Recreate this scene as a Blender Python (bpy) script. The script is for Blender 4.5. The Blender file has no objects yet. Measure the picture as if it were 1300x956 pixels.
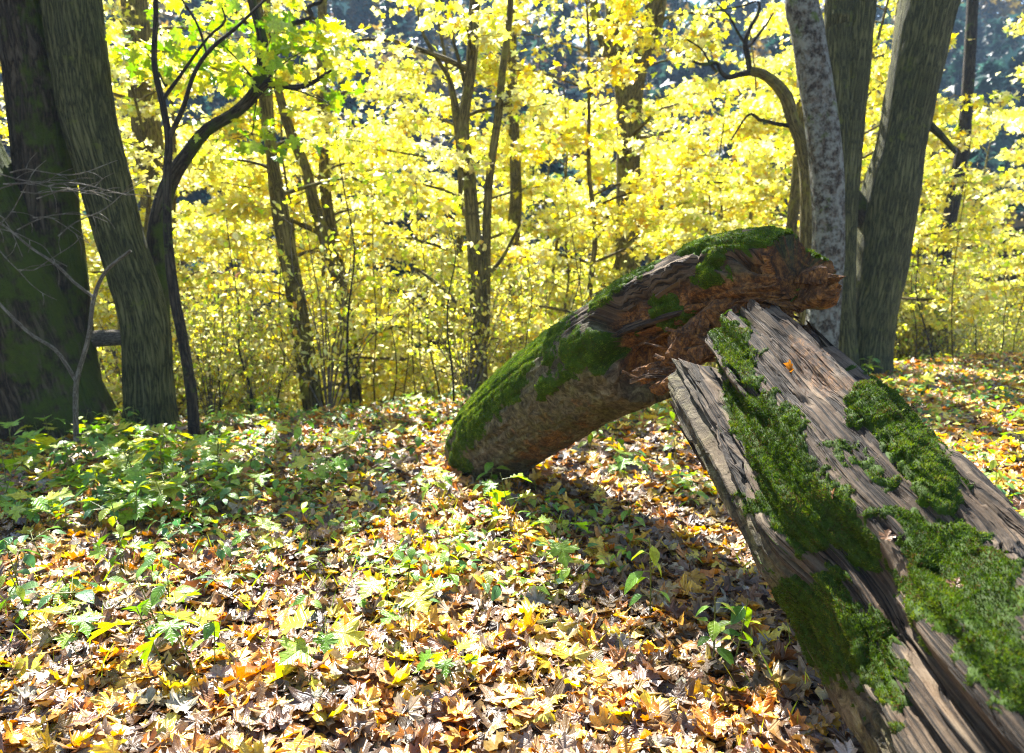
import bpy, math, random
import numpy as np
from mathutils import Vector, Matrix

# ------------------------------------------------------------------ camera, world, sun, exposure
sc = bpy.context.scene
col = sc.collection
CAM_H, FPX, PITCH = 1.5, 950.0, math.atan(128 / 950.0)
cam_d = bpy.data.cameras.new('camera')
cam_d.sensor_width = 36.0
cam_d.lens = 36.0 * FPX / 1300.0
cam_d.clip_start, cam_d.clip_end = 0.05, 600
cam_d.dof.use_dof = True
cam_d.dof.focus_distance = 2.9
cam_d.dof.aperture_fstop = 2.8
cam = bpy.data.objects.new('camera', cam_d)
cam.location = (0, 0, CAM_H)
cam.rotation_euler = (math.pi / 2 - PITCH, 0, 0)
col.objects.link(cam)
sc.camera = cam

SUN_AZ, SUN_EL = math.radians(-18), math.radians(50)       # behind the log, a little to the left
w = bpy.data.worlds.new('World'); sc.world = w; w.use_nodes = True
nt = w.node_tree
sky = nt.nodes.new('ShaderNodeTexSky'); sky.sky_type = 'NISHITA'; sky.sun_disc = False
sky.sun_elevation = SUN_EL; sky.sun_rotation = SUN_AZ
bg = nt.nodes['Background']; bg.inputs['Strength'].default_value = 0.085
nt.links.new(sky.outputs['Color'], bg.inputs['Color'])
sun_d = bpy.data.lights.new('sun', 'SUN'); sun_d.energy = 5.0; sun_d.angle = math.radians(0.5)
sun_d.color = (1.0, 0.965, 0.89)
sun = bpy.data.objects.new('sun', sun_d)
S = Vector((math.sin(SUN_AZ) * math.cos(SUN_EL), math.cos(SUN_AZ) * math.cos(SUN_EL), math.sin(SUN_EL)))
sun.rotation_euler = S.to_track_quat('Z', 'Y').to_euler()
sun.location = S * 50
col.objects.link(sun)
sc.view_settings.view_transform = 'Standard'; sc.view_settings.look = 'None'
sc.view_settings.exposure = 2.4; sc.view_settings.gamma = 1.0
sc.render.engine = 'CYCLES'
sc.cycles.max_bounces = 7; sc.cycles.diffuse_bounces = 3; sc.cycles.glossy_bounces = 2
sc.cycles.transmission_bounces = 5; sc.cycles.transparent_max_bounces = 4
sc.cycles.sample_clamp_indirect = 6.0
sc.cycles.use_denoising = True; sc.cycles.filter_width = 1.1
sc.cycles.denoiser = 'OPENIMAGEDENOISE'
try: sc.cycles.denoising_prefilter = 'NONE'
except Exception: pass
sc.cycles.caustics_reflective = False; sc.cycles.caustics_refractive = False

rng = np.random.default_rng(7)
random.seed(7)
R = math.radians

# ------------------------------------------------------------------ numpy helpers
def _hash(ix, iy, iz, seed):
    n = (ix * 374761393 + iy * 668265263 + iz * 1440662683 + seed * 974711) & 0xffffffff
    n = ((n ^ (n >> 13)) * 1274126177) & 0xffffffff
    n = ((n ^ (n >> 15)) * 668265263) & 0xffffffff
    return ((n ^ (n >> 16)) & 0xffff) / 65535.0
def noise(x, y, z=0.0, seed=0):
    x, y, z = np.broadcast_arrays(np.asarray(x, float), np.asarray(y, float), np.asarray(z, float))
    ix, iy, iz = (np.floor(a).astype(np.int64) for a in (x, y, z))
    fx, fy, fz = x - ix, y - iy, z - iz
    fx, fy, fz = (f * f * (3 - 2 * f) for f in (fx, fy, fz))
    r = 0
    for dx in (0, 1):
        for dy in (0, 1):
            for dz in (0, 1):
                wgt = (fx if dx else 1 - fx) * (fy if dy else 1 - fy) * (fz if dz else 1 - fz)
                r = r + wgt * _hash(ix + dx, iy + dy, iz + dz, seed)
    return r * 2 - 1
def fbm(x, y, z=0.0, oct=4, seed=0, gain=0.5):
    x, y, z = np.asarray(x, float), np.asarray(y, float), np.asarray(z, float)
    r, a, s, t = 0, 1.0, 1.0, 0
    for i in range(oct):
        r = r + a * noise(x * s, y * s, z * s, seed + i * 17); t += a; a *= gain; s *= 2.03
    return r / t
def sstep(a, b, x):
    t = np.clip((np.asarray(x, float) - a) / (b - a), 0, 1); return t * t * (3 - 2 * t)
def nrm(v):
    v = np.asarray(v, float); return v / np.maximum(np.linalg.norm(v, axis=-1, keepdims=True), 1e-9)

cp, sp_ = math.cos(PITCH), math.sin(PITCH)
def ray(px, py):
    dx, dy = (px - 650) / FPX, (478 - py) / FPX
    return np.array([dx, cp + dy * sp_, -sp_ + dy * cp])
def at(px, py, Y):                                        # photo pixel + distance -> point
    d = ray(px, py); return np.array([0, 0, CAM_H]) + d * (Y / d[1])
def proj(P):                                              # points -> photo pixels
    P = np.asarray(P, float); q = P - np.array([0, 0, CAM_H])
    f = q[..., 1] * cp - q[..., 2] * sp_
    u = q[..., 1] * sp_ + q[..., 2] * cp
    f = np.where(np.abs(f) < 1e-3, 1e-3, f)
    return np.stack([650 + FPX * q[..., 0] / f, 478 - FPX * u / f, f], -1)

# ------------------------------------------------------------------ terrain
def crest(x): return 9.2 + 0.40 * np.clip(x, -8, 9)
def g(x, y):
    x, y = np.asarray(x, float), np.asarray(y, float)
    near = 0.07 * fbm(x * .45, y * .45, 3.1, 3, 5) + 0.018 * np.clip(x, -6, 10) * sstep(1, 6, y) + 0.03 * fbm(x * 1.6, y * 1.6, 1.1, 2, 9)
    s = np.maximum(y - crest(x), 0)
    drop = -8.0 * (1 - np.exp(-(s ** 1.25) / 26.0))
    hill = np.maximum(y - 40 - 0.12 * x, 0)
    up = 0.64 * hill * sstep(0, 14, hill)
    up = np.minimum(up, 38) + 1.6 * fbm(x * .07, y * .07, 0.5, 3, 31) * sstep(0, 12, hill)
    return near + drop + up
def ground_px(px, py):                                    # where a photo pixel meets the ground
    d = ray(px, py); t = 1.0
    for i in range(4000):
        p = np.array([0, 0, CAM_H]) + d * t
        if p[2] <= g(p[0], p[1]): return p
        t += 0.01
    return p

# ------------------------------------------------------------------ mesh + object helpers
def mesh(name, V, faces, mat=None, colr=None, uv=None, smooth=True, mask=None):
    V = np.asarray(V, np.float32).reshape(-1, 3)
    faces = [np.asarray(f, np.int64) for f in (faces if isinstance(faces, list) else [faces]) if len(f)]
    me = bpy.data.meshes.new(name)
    nl = sum(f.size for f in faces); npoly = sum(len(f) for f in faces)
    me.vertices.add(len(V)); me.vertices.foreach_set('co', V.ravel())
    me.loops.add(nl); me.polygons.add(npoly)
    li = np.concatenate([f.ravel() for f in faces]).astype(np.int32)
    tot = np.concatenate([np.full(len(f), f.shape[1]) for f in faces]).astype(np.int32)
    st = np.concatenate([[0], np.cumsum(tot)[:-1]]).astype(np.int32)
    me.loops.foreach_set('vertex_index', li)
    me.polygons.foreach_set('loop_start', st)
    me.polygons.foreach_set('loop_total', tot)
    me.polygons.foreach_set('use_smooth', np.full(npoly, smooth))
    if uv is not None:
        l = me.uv_layers.new(name='UVMap'); l.data.foreach_set('uv', np.asarray(uv, np.float32)[li].ravel())
    for nm, c in (('col', colr), ('mask', mask)):
        if c is not None:
            a = me.attributes.new(nm, 'FLOAT_COLOR', 'POINT')
            c4 = np.ones((len(V), 4), np.float32); c4[:, :3] = c
            a.data.foreach_set('color', c4.ravel())
    me.update(calc_edges=True); me.validate()
    if mat: me.materials.append(mat)
    return me
def link(name, data, parent=None, loc=None, rot=None, scale=None):
    o = bpy.data.objects.new(name, data); col.objects.link(o)
    if parent: o.parent = parent
    if loc is not None: o.location = loc
    if rot is not None: o.rotation_euler = rot
    if scale is not None: o.scale = (scale,) * 3 if np.isscalar(scale) else scale
    return o
def tag(o, label=None, cat=None, group=None, kind=None):
    if label: o['label'] = label
    if cat: o['category'] = cat
    if group: o['group'] = group
    if kind: o['kind'] = kind
    return o
def copy_thing(root, loc, rot, scale, label=None, group=None):
    r = root.copy(); col.objects.link(r)
    r.location = loc; r.rotation_euler = rot; r.scale = (scale,) * 3
    if label: r['label'] = label
    if group: r['group'] = group
    for ch in root.children:
        c = ch.copy(); col.objects.link(c); c.parent = r
    return r
class MB:                                                 # collects arrays into one mesh
    def __init__(s): s.V, s.F, s.C, s.U, s.n = [], [], [], [], 0
    def add(s, V, F, C=None, U=None):
        V = np.asarray(V, float).reshape(-1, 3)
        s.V.append(V)
        for f in (F if isinstance(F, list) else [F]):
            if len(f): s.F.append(np.asarray(f) + s.n)
        s.C.append(np.ones((len(V), 3)) * (np.asarray(C) if C is not None else .5))
        s.U.append(np.zeros((len(V), 2)) if U is None else U)
        s.n += len(V)
    def mesh(s, name, mat, smooth=True, uv=True):
        F = {}
        for f in s.F: F.setdefault(f.shape[1], []).append(f)
        return mesh(name, np.concatenate(s.V), [np.concatenate(v) for v in F.values()], mat,
                    np.concatenate(s.C), np.concatenate(s.U) if uv else None, smooth)

def spline(pts, n):                                       # Catmull-Rom, arc-length-ish sampling; pts (k,d)
    p = np.asarray(pts, float)
    if len(p) == 2: t = np.linspace(0, 1, n)[:, None]; return p[0] * (1 - t) + p[1] * t
    q = np.vstack([2 * p[0] - p[1], p, 2 * p[-1] - p[-2]])
    sub = 24; out = []
    for i in range(len(p) - 1):
        t = np.linspace(0, 1, sub, endpoint=False)[:, None]
        a, b, c, d = q[i], q[i + 1], q[i + 2], q[i + 3]
        out.append(0.5 * (2 * b + (c - a) * t + (2 * a - 5 * b + 4 * c - d) * t ** 2 + (3 * b - a - 3 * c + d) * t ** 3))
    out.append(p[-1:]); o = np.vstack(out)
    L = np.concatenate([[0], np.cumsum(np.linalg.norm(np.diff(o[:, :3], axis=0), axis=1))])
    s = np.linspace(0, L[-1], n)
    return np.stack([np.interp(s, L, o[:, k]) for k in range(o.shape[1])], -1)
def tube(pts, rad, n=None, sides=8, disp=0.0, seed=0, C=None, step=None, ridge=0.0, cap=True, taper_end=False):
    pts = np.asarray(pts, float); rad = np.asarray(rad, float)
    if n is None:
        Ltot = np.sum(np.linalg.norm(np.diff(pts, axis=0), axis=1)); n = max(3, int(Ltot / (step or .1)) + 1)
    s = spline(np.hstack([pts, rad[:, None]]), n); c, r = s[:, :3], np.maximum(s[:, 3], 1e-4)
    T = nrm(np.gradient(c, axis=0))
    ref = np.array([1., 0, 0]) if abs(T[:, 0]).mean() < 0.8 else np.array([0, 1., 0])
    A = nrm(np.cross(T, ref)); B = np.cross(T, A)
    th = np.linspace(0, 2 * np.pi, sides, endpoint=False)
    L = np.concatenate([[0], np.cumsum(np.linalg.norm(np.diff(c, axis=0), axis=1))])
    rr = r[:, None] * np.ones(sides)
    if disp or ridge:
        X, Yy, Zz = np.cos(th)[None] * 2.2, np.sin(th)[None] * 2.2, L[:, None]
        rr = rr * (1 + disp * fbm(X, Yy, Zz * 1.3 / max(r.mean() * 4, .2), 3, seed))
        if ridge: rr = rr + ridge * (1 - 2 * np.abs(fbm(np.cos(th)[None] * 7, np.sin(th)[None] * 7, Zz * 1.7, 3, seed + 3)))
    V = c[:, None] + rr[..., None] * (A[:, None] * np.cos(th)[None, :, None] + B[:, None] * np.sin(th)[None, :, None])
    i = np.arange(n - 1)[:, None] * sides; j = np.arange(sides)[None]; k = (j + 1) % sides
    F = np.stack([i + j, i + k, i + sides + k, i + sides + j], -1).reshape(-1, 4)[:, ::-1]
    U = np.stack(np.broadcast_arrays(np.abs(th[None] - np.pi) * r.mean(), L[:, None]), -1).reshape(-1, 2)
    V = V.reshape(-1, 3); Fs = [F]
    if cap:
        V = np.vstack([V, c[0], c[-1]]); U = np.vstack([U, U[0], U[-1]]); m = n * sides
        j = np.arange(sides); k = (j + 1) % sides
        Fs.append(np.stack([np.full(sides, m), j, k], -1)[:, ::-1]); b = (n - 1) * sides
        Fs.append(np.stack([np.full(sides, m + 1), b + j, b + k], -1))
    return V, Fs, C, U

# ------------------------------------------------------------------ materials
def newmat(name):
    m = bpy.data.materials.new(name); m.use_nodes = True
    t = m.node_tree; t.nodes.clear()
    return m, t, t.nodes.new('ShaderNodeOutputMaterial')
class NT:
    def __init__(s, t): s.t = t
    def n(s, typ, **kw):
        nd = s.t.nodes.new(typ)
        for k, v in kw.items():
            if k.startswith('_'): setattr(nd, k[1:], v)
            else:
                key = k.replace('__', ' ')
                sock = nd.inputs[int(k[1:])] if (k[0] == 'i' and k[1:].isdigit()) else nd.inputs[key]
                if isinstance(v, bpy.types.NodeSocket): s.t.links.new(v, sock)
                else: sock.default_value = v
        return nd
    def ramp(s, fac, stops):
        nd = s.n('ShaderNodeValToRGB', Fac=fac); e = nd.color_ramp.elements
        while len(e) < len(stops): e.new(.5)
        for el, (p, c) in zip(e, stops): el.position = p; el.color = (*c, 1) if len(c) == 3 else c
        return nd.outputs[0]
    def mix(s, f, a, b, mode='MIX'):
        nd = s.n('ShaderNodeMix', _data_type='RGBA', _blend_type=mode)
        for i, v in ((0, f), (6, a), (7, b)):
            if isinstance(v, bpy.types.NodeSocket): s.t.links.new(v, nd.inputs[i])
            else: nd.inputs[i].default_value = (*v, 1) if isinstance(v, tuple) and len(v) == 3 else v
        return nd.outputs[2]
    def math(s, op, a, b=0.0):
        nd = s.n('ShaderNodeMath', _operation=op)
        for i, v in ((0, a), (1, b)):
            if isinstance(v, bpy.types.NodeSocket): s.t.links.new(v, nd.inputs[i])
            else: nd.inputs[i].default_value = v
        return nd.outputs[0]
    def uvmap(s, scale):
        tc = s.n('ShaderNodeTexCoord'); mp = s.n('ShaderNodeMapping', Scale=scale)
        s.t.links.new(tc.outputs['UV'], mp.inputs['Vector']); return mp.outputs[0]
    def obj(s): return s.n('ShaderNodeNewGeometry').outputs['Position']

def leaf_mat(name, trans=0.5, rough=0.42, spec=0.45, tcol=1.0, veins=True, spots=.5):
    m, t, out = newmat(name); N = NT(t)
    a = N.n('ShaderNodeAttribute', _attribute_name='col')
    nz = N.n('ShaderNodeTexNoise', Vector=N.obj(), Scale=45.0, Detail=4.0, Roughness=.65)
    n2 = N.n('ShaderNodeTexNoise', Vector=N.obj(), Scale=110.0, Detail=3.0, Roughness=.6)
    base = a.outputs['Color']
    c = N.mix(N.ramp(nz.outputs['Fac'], [(.40, (0, 0, 0)), (.68, (.9, .9, .9))]), base, N.mix(1.0, base, (0.58, 0.48, 0.34), 'MULTIPLY'))
    c = N.mix(N.ramp(n2.outputs['Fac'], [(.58, (0, 0, 0)), (.68, (spots,) * 3)]), c, N.mix(1.0, c, (.38, .26, .16), 'MULTIPLY'))
    h = nz.outputs['Fac']
    if veins:
        uvn = N.n('ShaderNodeTexCoord'); sp = N.n('ShaderNodeSeparateXYZ', Vector=uvn.outputs['UV'])
        mapleish = N.math('LESS_THAN', sp.outputs['X'], 2.0)
        ax_ = N.math('ABSOLUTE', N.math('SUBTRACT', sp.outputs['X'], N.math('MULTIPLY', N.math('SUBTRACT', 1.0, mapleish), 4.0)))
        yy = sp.outputs['Y']
        d = ax_
        for dx, dy in ((.77, .64), (.96, -.26)):
            e = N.math('ABSOLUTE', N.math('SUBTRACT', N.math('MULTIPLY', ax_, dy), N.math('MULTIPLY', yy, dx)))
            e = N.math('ADD', e, N.math('MULTIPLY', N.math('SUBTRACT', 1.0, mapleish), 5.0)); d = N.math('MINIMUM', d, e)
        # side veins, slanting off the midrib
        sv = N.math('ABSOLUTE', N.math('SUBTRACT', N.math('FRACT', N.math('MULTIPLY', N.math('SUBTRACT', yy, N.math('MULTIPLY', ax_, .8)), 6.5)), .5))
        sv = N.math('ADD', N.math('MULTIPLY', sv, .16), .012); d = N.math('MINIMUM', d, sv)
        vm = N.ramp(d, [(.008, (1, 1, 1)), (.03, (0, 0, 0))])
        c = N.mix(N.math('MULTIPLY', vm, .45), c, N.mix(1.0, c, (1.35, 1.3, 1.15), 'MULTIPLY'))
        h = N.math('SUBTRACT', h, N.math('MULTIPLY', vm, .5))
    bmp = N.n('ShaderNodeBump', Height=h, Strength=.5, Distance=.006)
    p = N.n('ShaderNodeBsdfPrincipled', Base__Color=c, Roughness=rough, Normal=bmp.outputs[0])
    p.inputs['Specular IOR Level'].default_value = spec
    hs = N.n('ShaderNodeHueSaturation', Saturation=1.12, Value=tcol, Color=c)
    tr = N.n('ShaderNodeBsdfTranslucent', Color=hs.outputs[0])
    mx = N.n('ShaderNodeMixShader', Fac=trans, i1=p.outputs[0], i2=tr.outputs[0])
    t.links.new(mx.outputs[0], out.inputs['Surface']); return m
M_LEAF = leaf_mat('fresh_leaf', 0.60, 0.40, 0.5, 1.1, False, .2)
M_LITTER = leaf_mat('dry_leaf', 0.32, 0.36, 0.65, 1.05)
M_GREEN = leaf_mat('green_leaf', 0.45, 0.36, 0.5, 1.1)
M_MOSS = leaf_mat('moss', 0.40, 0.7, 0.2, 1.0, False, .6)

def bark_mat(name, dark, mid, light, moss=0.0, mossc=(.05, .085, .01), sx=26, sy=3.2, lich=0.0, bump=.95, gx=0):
    m, t, out = newmat(name); N = NT(t)
    uv = N.uvmap((sx, sy, 1))
    n1 = N.n('ShaderNodeTexNoise', Vector=uv, Scale=1.0, Detail=6.0, Roughness=.62)
    n1.inputs['Distortion'].default_value = .5
    n2 = N.n('ShaderNodeTexNoise', Vector=N.obj(), Scale=2.6, Detail=9.0, Roughness=.74)
    n3 = N.n('ShaderNodeTexNoise', Vector=N.obj(), Scale=16.0, Detail=4.0)
    rid = N.math('ABSOLUTE', N.math('MULTIPLY', N.math('SUBTRACT', n1.outputs['Fac'], .5), 5.5))
    c = N.ramp(rid, [(0.03, dark), (.30, mid), (.80, light)])
    c = N.mix(N.math('MULTIPLY', n3.outputs['Fac'], .5), c, N.mix(1.0, c, (.55, .5, .42), 'MULTIPLY'))
    if lich:
        v = N.n('ShaderNodeTexNoise', Vector=N.obj(), Scale=11.0, Detail=7.0, Roughness=.72)
        c = N.mix(N.ramp(v.outputs['Fac'], [(.52 - .1 * lich, (0, 0, 0)), (.58, (1, 1, 1))]), c, (.21, .22, .19))
    if moss:
        geo = N.n('ShaderNodeNewGeometry'); sx_ = N.n('ShaderNodeSeparateXYZ', Vector=geo.outputs['Normal'])
        f = N.math('ADD', n2.outputs['Fac'], N.math('MULTIPLY', sx_.outputs['X'], gx))
        c = N.mix(N.ramp(f, [(.62 - .3 * moss, (0, 0, 0)), (.70 - .2 * moss, (1, 1, 1))]), c,
                  N.mix(n3.outputs['Fac'], mossc, (mossc[0] * 2.2, mossc[1] * 2.0, mossc[2] * 1.5)))
    b = N.n('ShaderNodeBump', Height=N.math('ADD', rid, N.math('MULTIPLY', n3.outputs['Fac'], .6)), Strength=bump, Distance=.03)
    p = N.n('ShaderNodeBsdfPrincipled', Base__Color=c, Roughness=.88, Normal=b.outputs[0])
    p.inputs['Specular IOR Level'].default_value = .25
    t.links.new(p.outputs[0], out.inputs['Surface']); return m
M_BARK_GREEN = bark_mat('furrowed_green_grey_bark', (.018, .019, .006), (.085, .088, .030), (.17, .17, .07), .10, (.075, .095, .014), sx=34, sy=2.6)
M_BARK_MOSSY = bark_mat('mossy_dark_bark', (.016, .012, .007), (.05, .038, .022), (.11, .09, .06), .36, (.032, .048, .007), gx=.12)
M_BARK_LICHEN = bark_mat('lichen_bark', (.018, .014, .01), (.08, .065, .045), (.16, .14, .11), .12, lich=.8, sx=18, sy=7)
M_BARK_OLIVE = bark_mat('olive_brown_bark', (.045, .035, .010), (.17, .135, .04), (.28, .23, .08), .3, (.15, .15, .025))
M_BARK_DARK = bark_mat('dark_thin_bark', (.012, .010, .007), (.045, .036, .024), (.09, .075, .05), .2)
M_TWIG = bark_mat('pale_twig_bark', (.10, .085, .06), (.24, .21, .16), (.40, .37, .31), 0, sx=60, sy=10)

def log_mat():
    m, t, out = newmat('weathered_log_wood'); N = NT(t)
    mk = N.n('ShaderNodeAttribute', _attribute_name='mask')
    sep = N.n('ShaderNodeSeparateColor', Color=mk.outputs['Color'])
    moss, rot, bark = sep.outputs[0], sep.outputs[1], sep.outputs[2]
    uv = N.uvmap((1.6, 60, 1)); uv3 = N.uvmap((9, 230, 1)); uv4 = N.uvmap((1.1, 26, 1))
    gr = N.n('ShaderNodeTexNoise', Vector=uv, Scale=1.0, Detail=7.0, Roughness=.6); gr.inputs['Distortion'].default_value = .25
    ck = N.n('ShaderNodeTexNoise', Vector=uv4, Scale=1.0, Detail=5.0, Roughness=.6)
    crack = N.ramp(N.math('ABSOLUTE', N.math('SUBTRACT', ck.outputs['Fac'], .5)), [(.008, (0, 0, 0)), (.05, (1, 1, 1))])
    fine = N.n('ShaderNodeTexNoise', Vector=uv3, Scale=1.0, Detail=4.0, Roughness=.7)
    patch = N.n('ShaderNodeTexNoise', Vector=N.obj(), Scale=6.0, Detail=6.0, Roughness=.65)
    fleck = N.n('ShaderNodeTexNoise', Vector=N.obj(), Scale=70.0, Detail=4.0, Roughness=.7)
    wood = N.ramp(gr.outputs['Fac'], [(.33, (.012, .009, .006)), (.44, (.095, .078, .06)), (.57, (.18, .155, .125)), (.72, (.36, .33, .28))])
    wood = N.mix(N.math('MULTIPLY', fine.outputs['Fac'], .75), wood, N.mix(1.0, wood, (.36, .30, .24), 'MULTIPLY'))
    wood = N.mix(N.ramp(patch.outputs['Fac'], [(.45, (0, 0, 0)), (.68, (.75, .75, .75))]), wood, N.mix(1.0, wood, (.55, .40, .26), 'MULTIPLY'))
    wood = N.mix(crack, (.012, .009, .006), wood)
    wood = N.mix(N.ramp(fleck.outputs['Fac'], [(.55, (0, 0, 0)), (.66, (.6, .6, .6))]), wood, N.mix(1.0, wood, (.42, .36, .25), 'MULTIPLY'))
    bk = N.n('ShaderNodeTexNoise', Vector=N.obj(), Scale=17.0, Detail=8.0, Roughness=.72); bk.inputs['Distortion'].default_value = 1.0
    bc = N.ramp(bk.outputs['Fac'], [(.34, (.012, .009, .005)), (.47, (.075, .058, .033)), (.58, (.16, .13, .075)), (.72, (.29, .26, .18))])
    bc = N.mix(N.ramp(patch.outputs['Fac'], [(.40, (0, 0, 0)), (.62, (.7, .7, .7))]), bc, N.mix(1.0, bc, (.72, .86, .34), 'MULTIPLY'))
    rc = N.ramp(N.math('ADD', N.math('MULTIPLY', bk.outputs['Fac'], .6), N.math('MULTIPLY', fleck.outputs['Fac'], .4)),
                [(.38, (.015, .007, .003)), (.49, (.11, .045, .012)), (.57, (.28, .12, .026)), (.68, (.48, .26, .08))])
    mc = N.ramp(fleck.outputs['Fac'], [(.35, (.015, .025, .004)), (.6, (.05, .085, .012)), (.75, (.10, .13, .02))])
    wood = N.mix(1.0, wood, (.78, .66, .52), 'MULTIPLY')
    c = N.mix(bark, wood, bc); c = N.mix(rot, c, rc); c = N.mix(moss, c, mc)
    h = N.math('ADD', N.math('ADD', gr.outputs['Fac'], N.math('MULTIPLY', crack, .5)), N.math('MULTIPLY', fine.outputs['Fac'], .35))
    h2 = N.math('ADD', N.math('MULTIPLY', bk.outputs['Fac'], 1.6), N.math('MULTIPLY', fleck.outputs['Fac'], .5))
    hm = N.mix(bark, h, h2)
    b = N.n('ShaderNodeBump', Height=hm, Strength=1.0, Distance=.018)
    p = N.n('ShaderNodeBsdfPrincipled', Base__Color=c, Roughness=.82, Normal=b.outputs[0])
    p.inputs['Specular IOR Level'].default_value = .3
    t.links.new(p.outputs[0], out.inputs['Surface']); return m
M_LOG = log_mat()

def soil_mat():
    m, t, out = newmat('leaf_mould_soil'); N = NT(t)
    a = N.n('ShaderNodeTexNoise', Vector=N.obj(), Scale=14.0, Detail=8.0, Roughness=.7)
    c = N.ramp(a.outputs['Fac'], [(.3, (.02, .012, .007)), (.5, (.07, .042, .022)), (.7, (.16, .10, .05))])
    b = N.n('ShaderNodeBump', Height=a.outputs['Fac'], Strength=.8, Distance=.03)
    p = N.n('ShaderNodeBsdfPrincipled', Base__Color=c, Roughness=.9, Normal=b.outputs[0])
    t.links.new(p.outputs[0], out.inputs['Surface']); return m
M_SOIL = soil_mat()

# ------------------------------------------------------------------ leaf templates
def maple(detail=2, fold=.18, bend=.15, cup=0.0, seed=0):
    if detail == 2:
        h = [(.07, -.03), (.20, -.10), (.37, -.10), (.31, .04), (.45, .10), (.27, .19), (.42, .27), (.60, .30), (.55, .40), (.66, .55),
             (.47, .50), (.40, .58), (.20, .50), (.23, .66), (.30, .76), (.16, .78), (.09, .88)]
    elif detail == 1:
        h = [(.30, -.10), (.24, .14), (.60, .36), (.60, .52), (.20, .48), (.26, .76), (.10, .80)]
    else:
        h = [(.32, .0), (.22, .2), (.60, .48), (.18, .52)]
    r_ = random.Random(seed)
    pts = [(0., 0.)] + h + [(0., 1.)] + [(-x, y) for x, y in h[::-1]]
    pts = np.array(pts); pts = pts + np.array([[r_.uniform(-.03, .03), r_.uniform(-.03, .03)] for _ in pts])
    V = np.vstack([pts, [[0, .3]]]); n = len(pts)
    F = np.stack([np.full(n, n), np.arange(n), (np.arange(n) + 1) % n], -1)
    x, y = V[:, 0], V[:, 1]
    z = fold * np.abs(x) - bend * (y - .2) ** 2 + cup * (x * x) + .05 * np.array([r_.uniform(-1, 1) for _ in V]) * (np.abs(x) + .2)
    return np.stack([x, y - .0, z], -1), F, V.copy()
def oval(wid=.3, fold=.2, bend=.3, seed=0):
    ys = [0, .18, .42, .68, .88, 1.]; ws = [0, .62, 1., .78, .36, 0]
    mid = [(0, y) for y in ys]
    V = np.array(mid + [(wid * w_, y) for y, w_ in zip(ys[1:-1], ws[1:-1])] + [(-wid * w_, y) for y, w_ in zip(ys[1:-1], ws[1:-1])])
    F = []
    for s, o in ((1, 6), (-1, 10)):
        tri = [(0, o, 1), (5, 4, o + 3)]
        for i in range(3): tri += [(i + 1, o + i, i + 2), (o + i, o + i + 1, i + 2)]
        F += [t_ if s > 0 else t_[::-1] for t_ in tri]
    x, y = V[:, 0], V[:, 1]
    return np.stack([x, y, fold * np.abs(x) - bend * y * y], -1), np.array(F), V + [4.0, 0]
def rotmats(yaw, pitch, roll):
    cy, sy, cx, sx, cz, sz = np.cos(yaw), np.sin(yaw), np.cos(pitch), np.sin(pitch), np.cos(roll), np.sin(roll)
    z, o = np.zeros_like(yaw), np.ones_like(yaw)
    Y = np.stack([cy, -sy, z, sy, cy, z, z, z, o], -1).reshape(-1, 3, 3)
    X = np.stack([o, z, z, z, cx, -sx, z, sx, cx], -1).reshape(-1, 3, 3)
    Zr = np.stack([cz, z, sz, z, o, z, -sz, z, cz], -1).reshape(-1, 3, 3)
    return Y @ X @ Zr
def scatter(mb, tmpls, P, Rm, sc_, C, vcol=0.10, rg=rng):
    which = rg.integers(0, len(tmpls), len(P))
    for k, (tv, tf, tu) in enumerate(tmpls):
        i = np.nonzero(which == k)[0]
        if not len(i): continue
        V = np.einsum('nij,kj->nki', Rm[i], tv) * sc_[i][:, None, None] + P[i][:, None]
        F = (tf[None] + (np.arange(len(i)) * len(tv))[:, None, None]).reshape(-1, tf.shape[1])
        cc = np.repeat(C[i], len(tv), 0) * (1 + vcol * rg.uniform(-1, 1, (len(i) * len(tv), 1)))
        mb.add(V.reshape(-1, 3), F, cc, np.tile(tu, (len(i), 1)))
def pick(pal, w_, n, rg=rng, var=.14):
    pal = np.array(pal); w_ = np.array(w_, float); w_ /= w_.sum()
    c = pal[rg.choice(len(pal), n, p=w_)]
    return np.clip(c * (1 + var * rg.normal(size=(n, 1))) * (1 + .06 * rg.normal(size=(n, 3))), .01, .92)

YEL = [(.84, .80, .16), (.87, .86, .38), (.84, .71, .09), (.58, .72, .10), (.76, .50, .05)]
# ------------------------------------------------------------------ ground
def build_ground():
    xs = np.concatenate([np.linspace(-150, -14, 40), np.linspace(-13, 13, 200), np.linspace(14, 150, 40)])
    ys = np.concatenate([np.linspace(-30, -2, 14), np.linspace(-1.5, 16, 160), np.linspace(16.6, 60, 60), np.linspace(62, 190, 50)])
    X, Y = np.meshgrid(xs, ys); Z = g(X, Y)
    V = np.stack([X, Y, Z], -1).reshape(-1, 3); nx, ny = len(xs), len(ys)
    i = (np.arange(ny - 1)[:, None] * nx + np.arange(nx - 1)[None]).ravel()
    F = np.stack([i, i + 1, i + nx + 1, i + nx], -1)
    tag(link('ground', mesh('ground', V, F, M_SOIL)), kind='structure')
build_ground()

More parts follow.
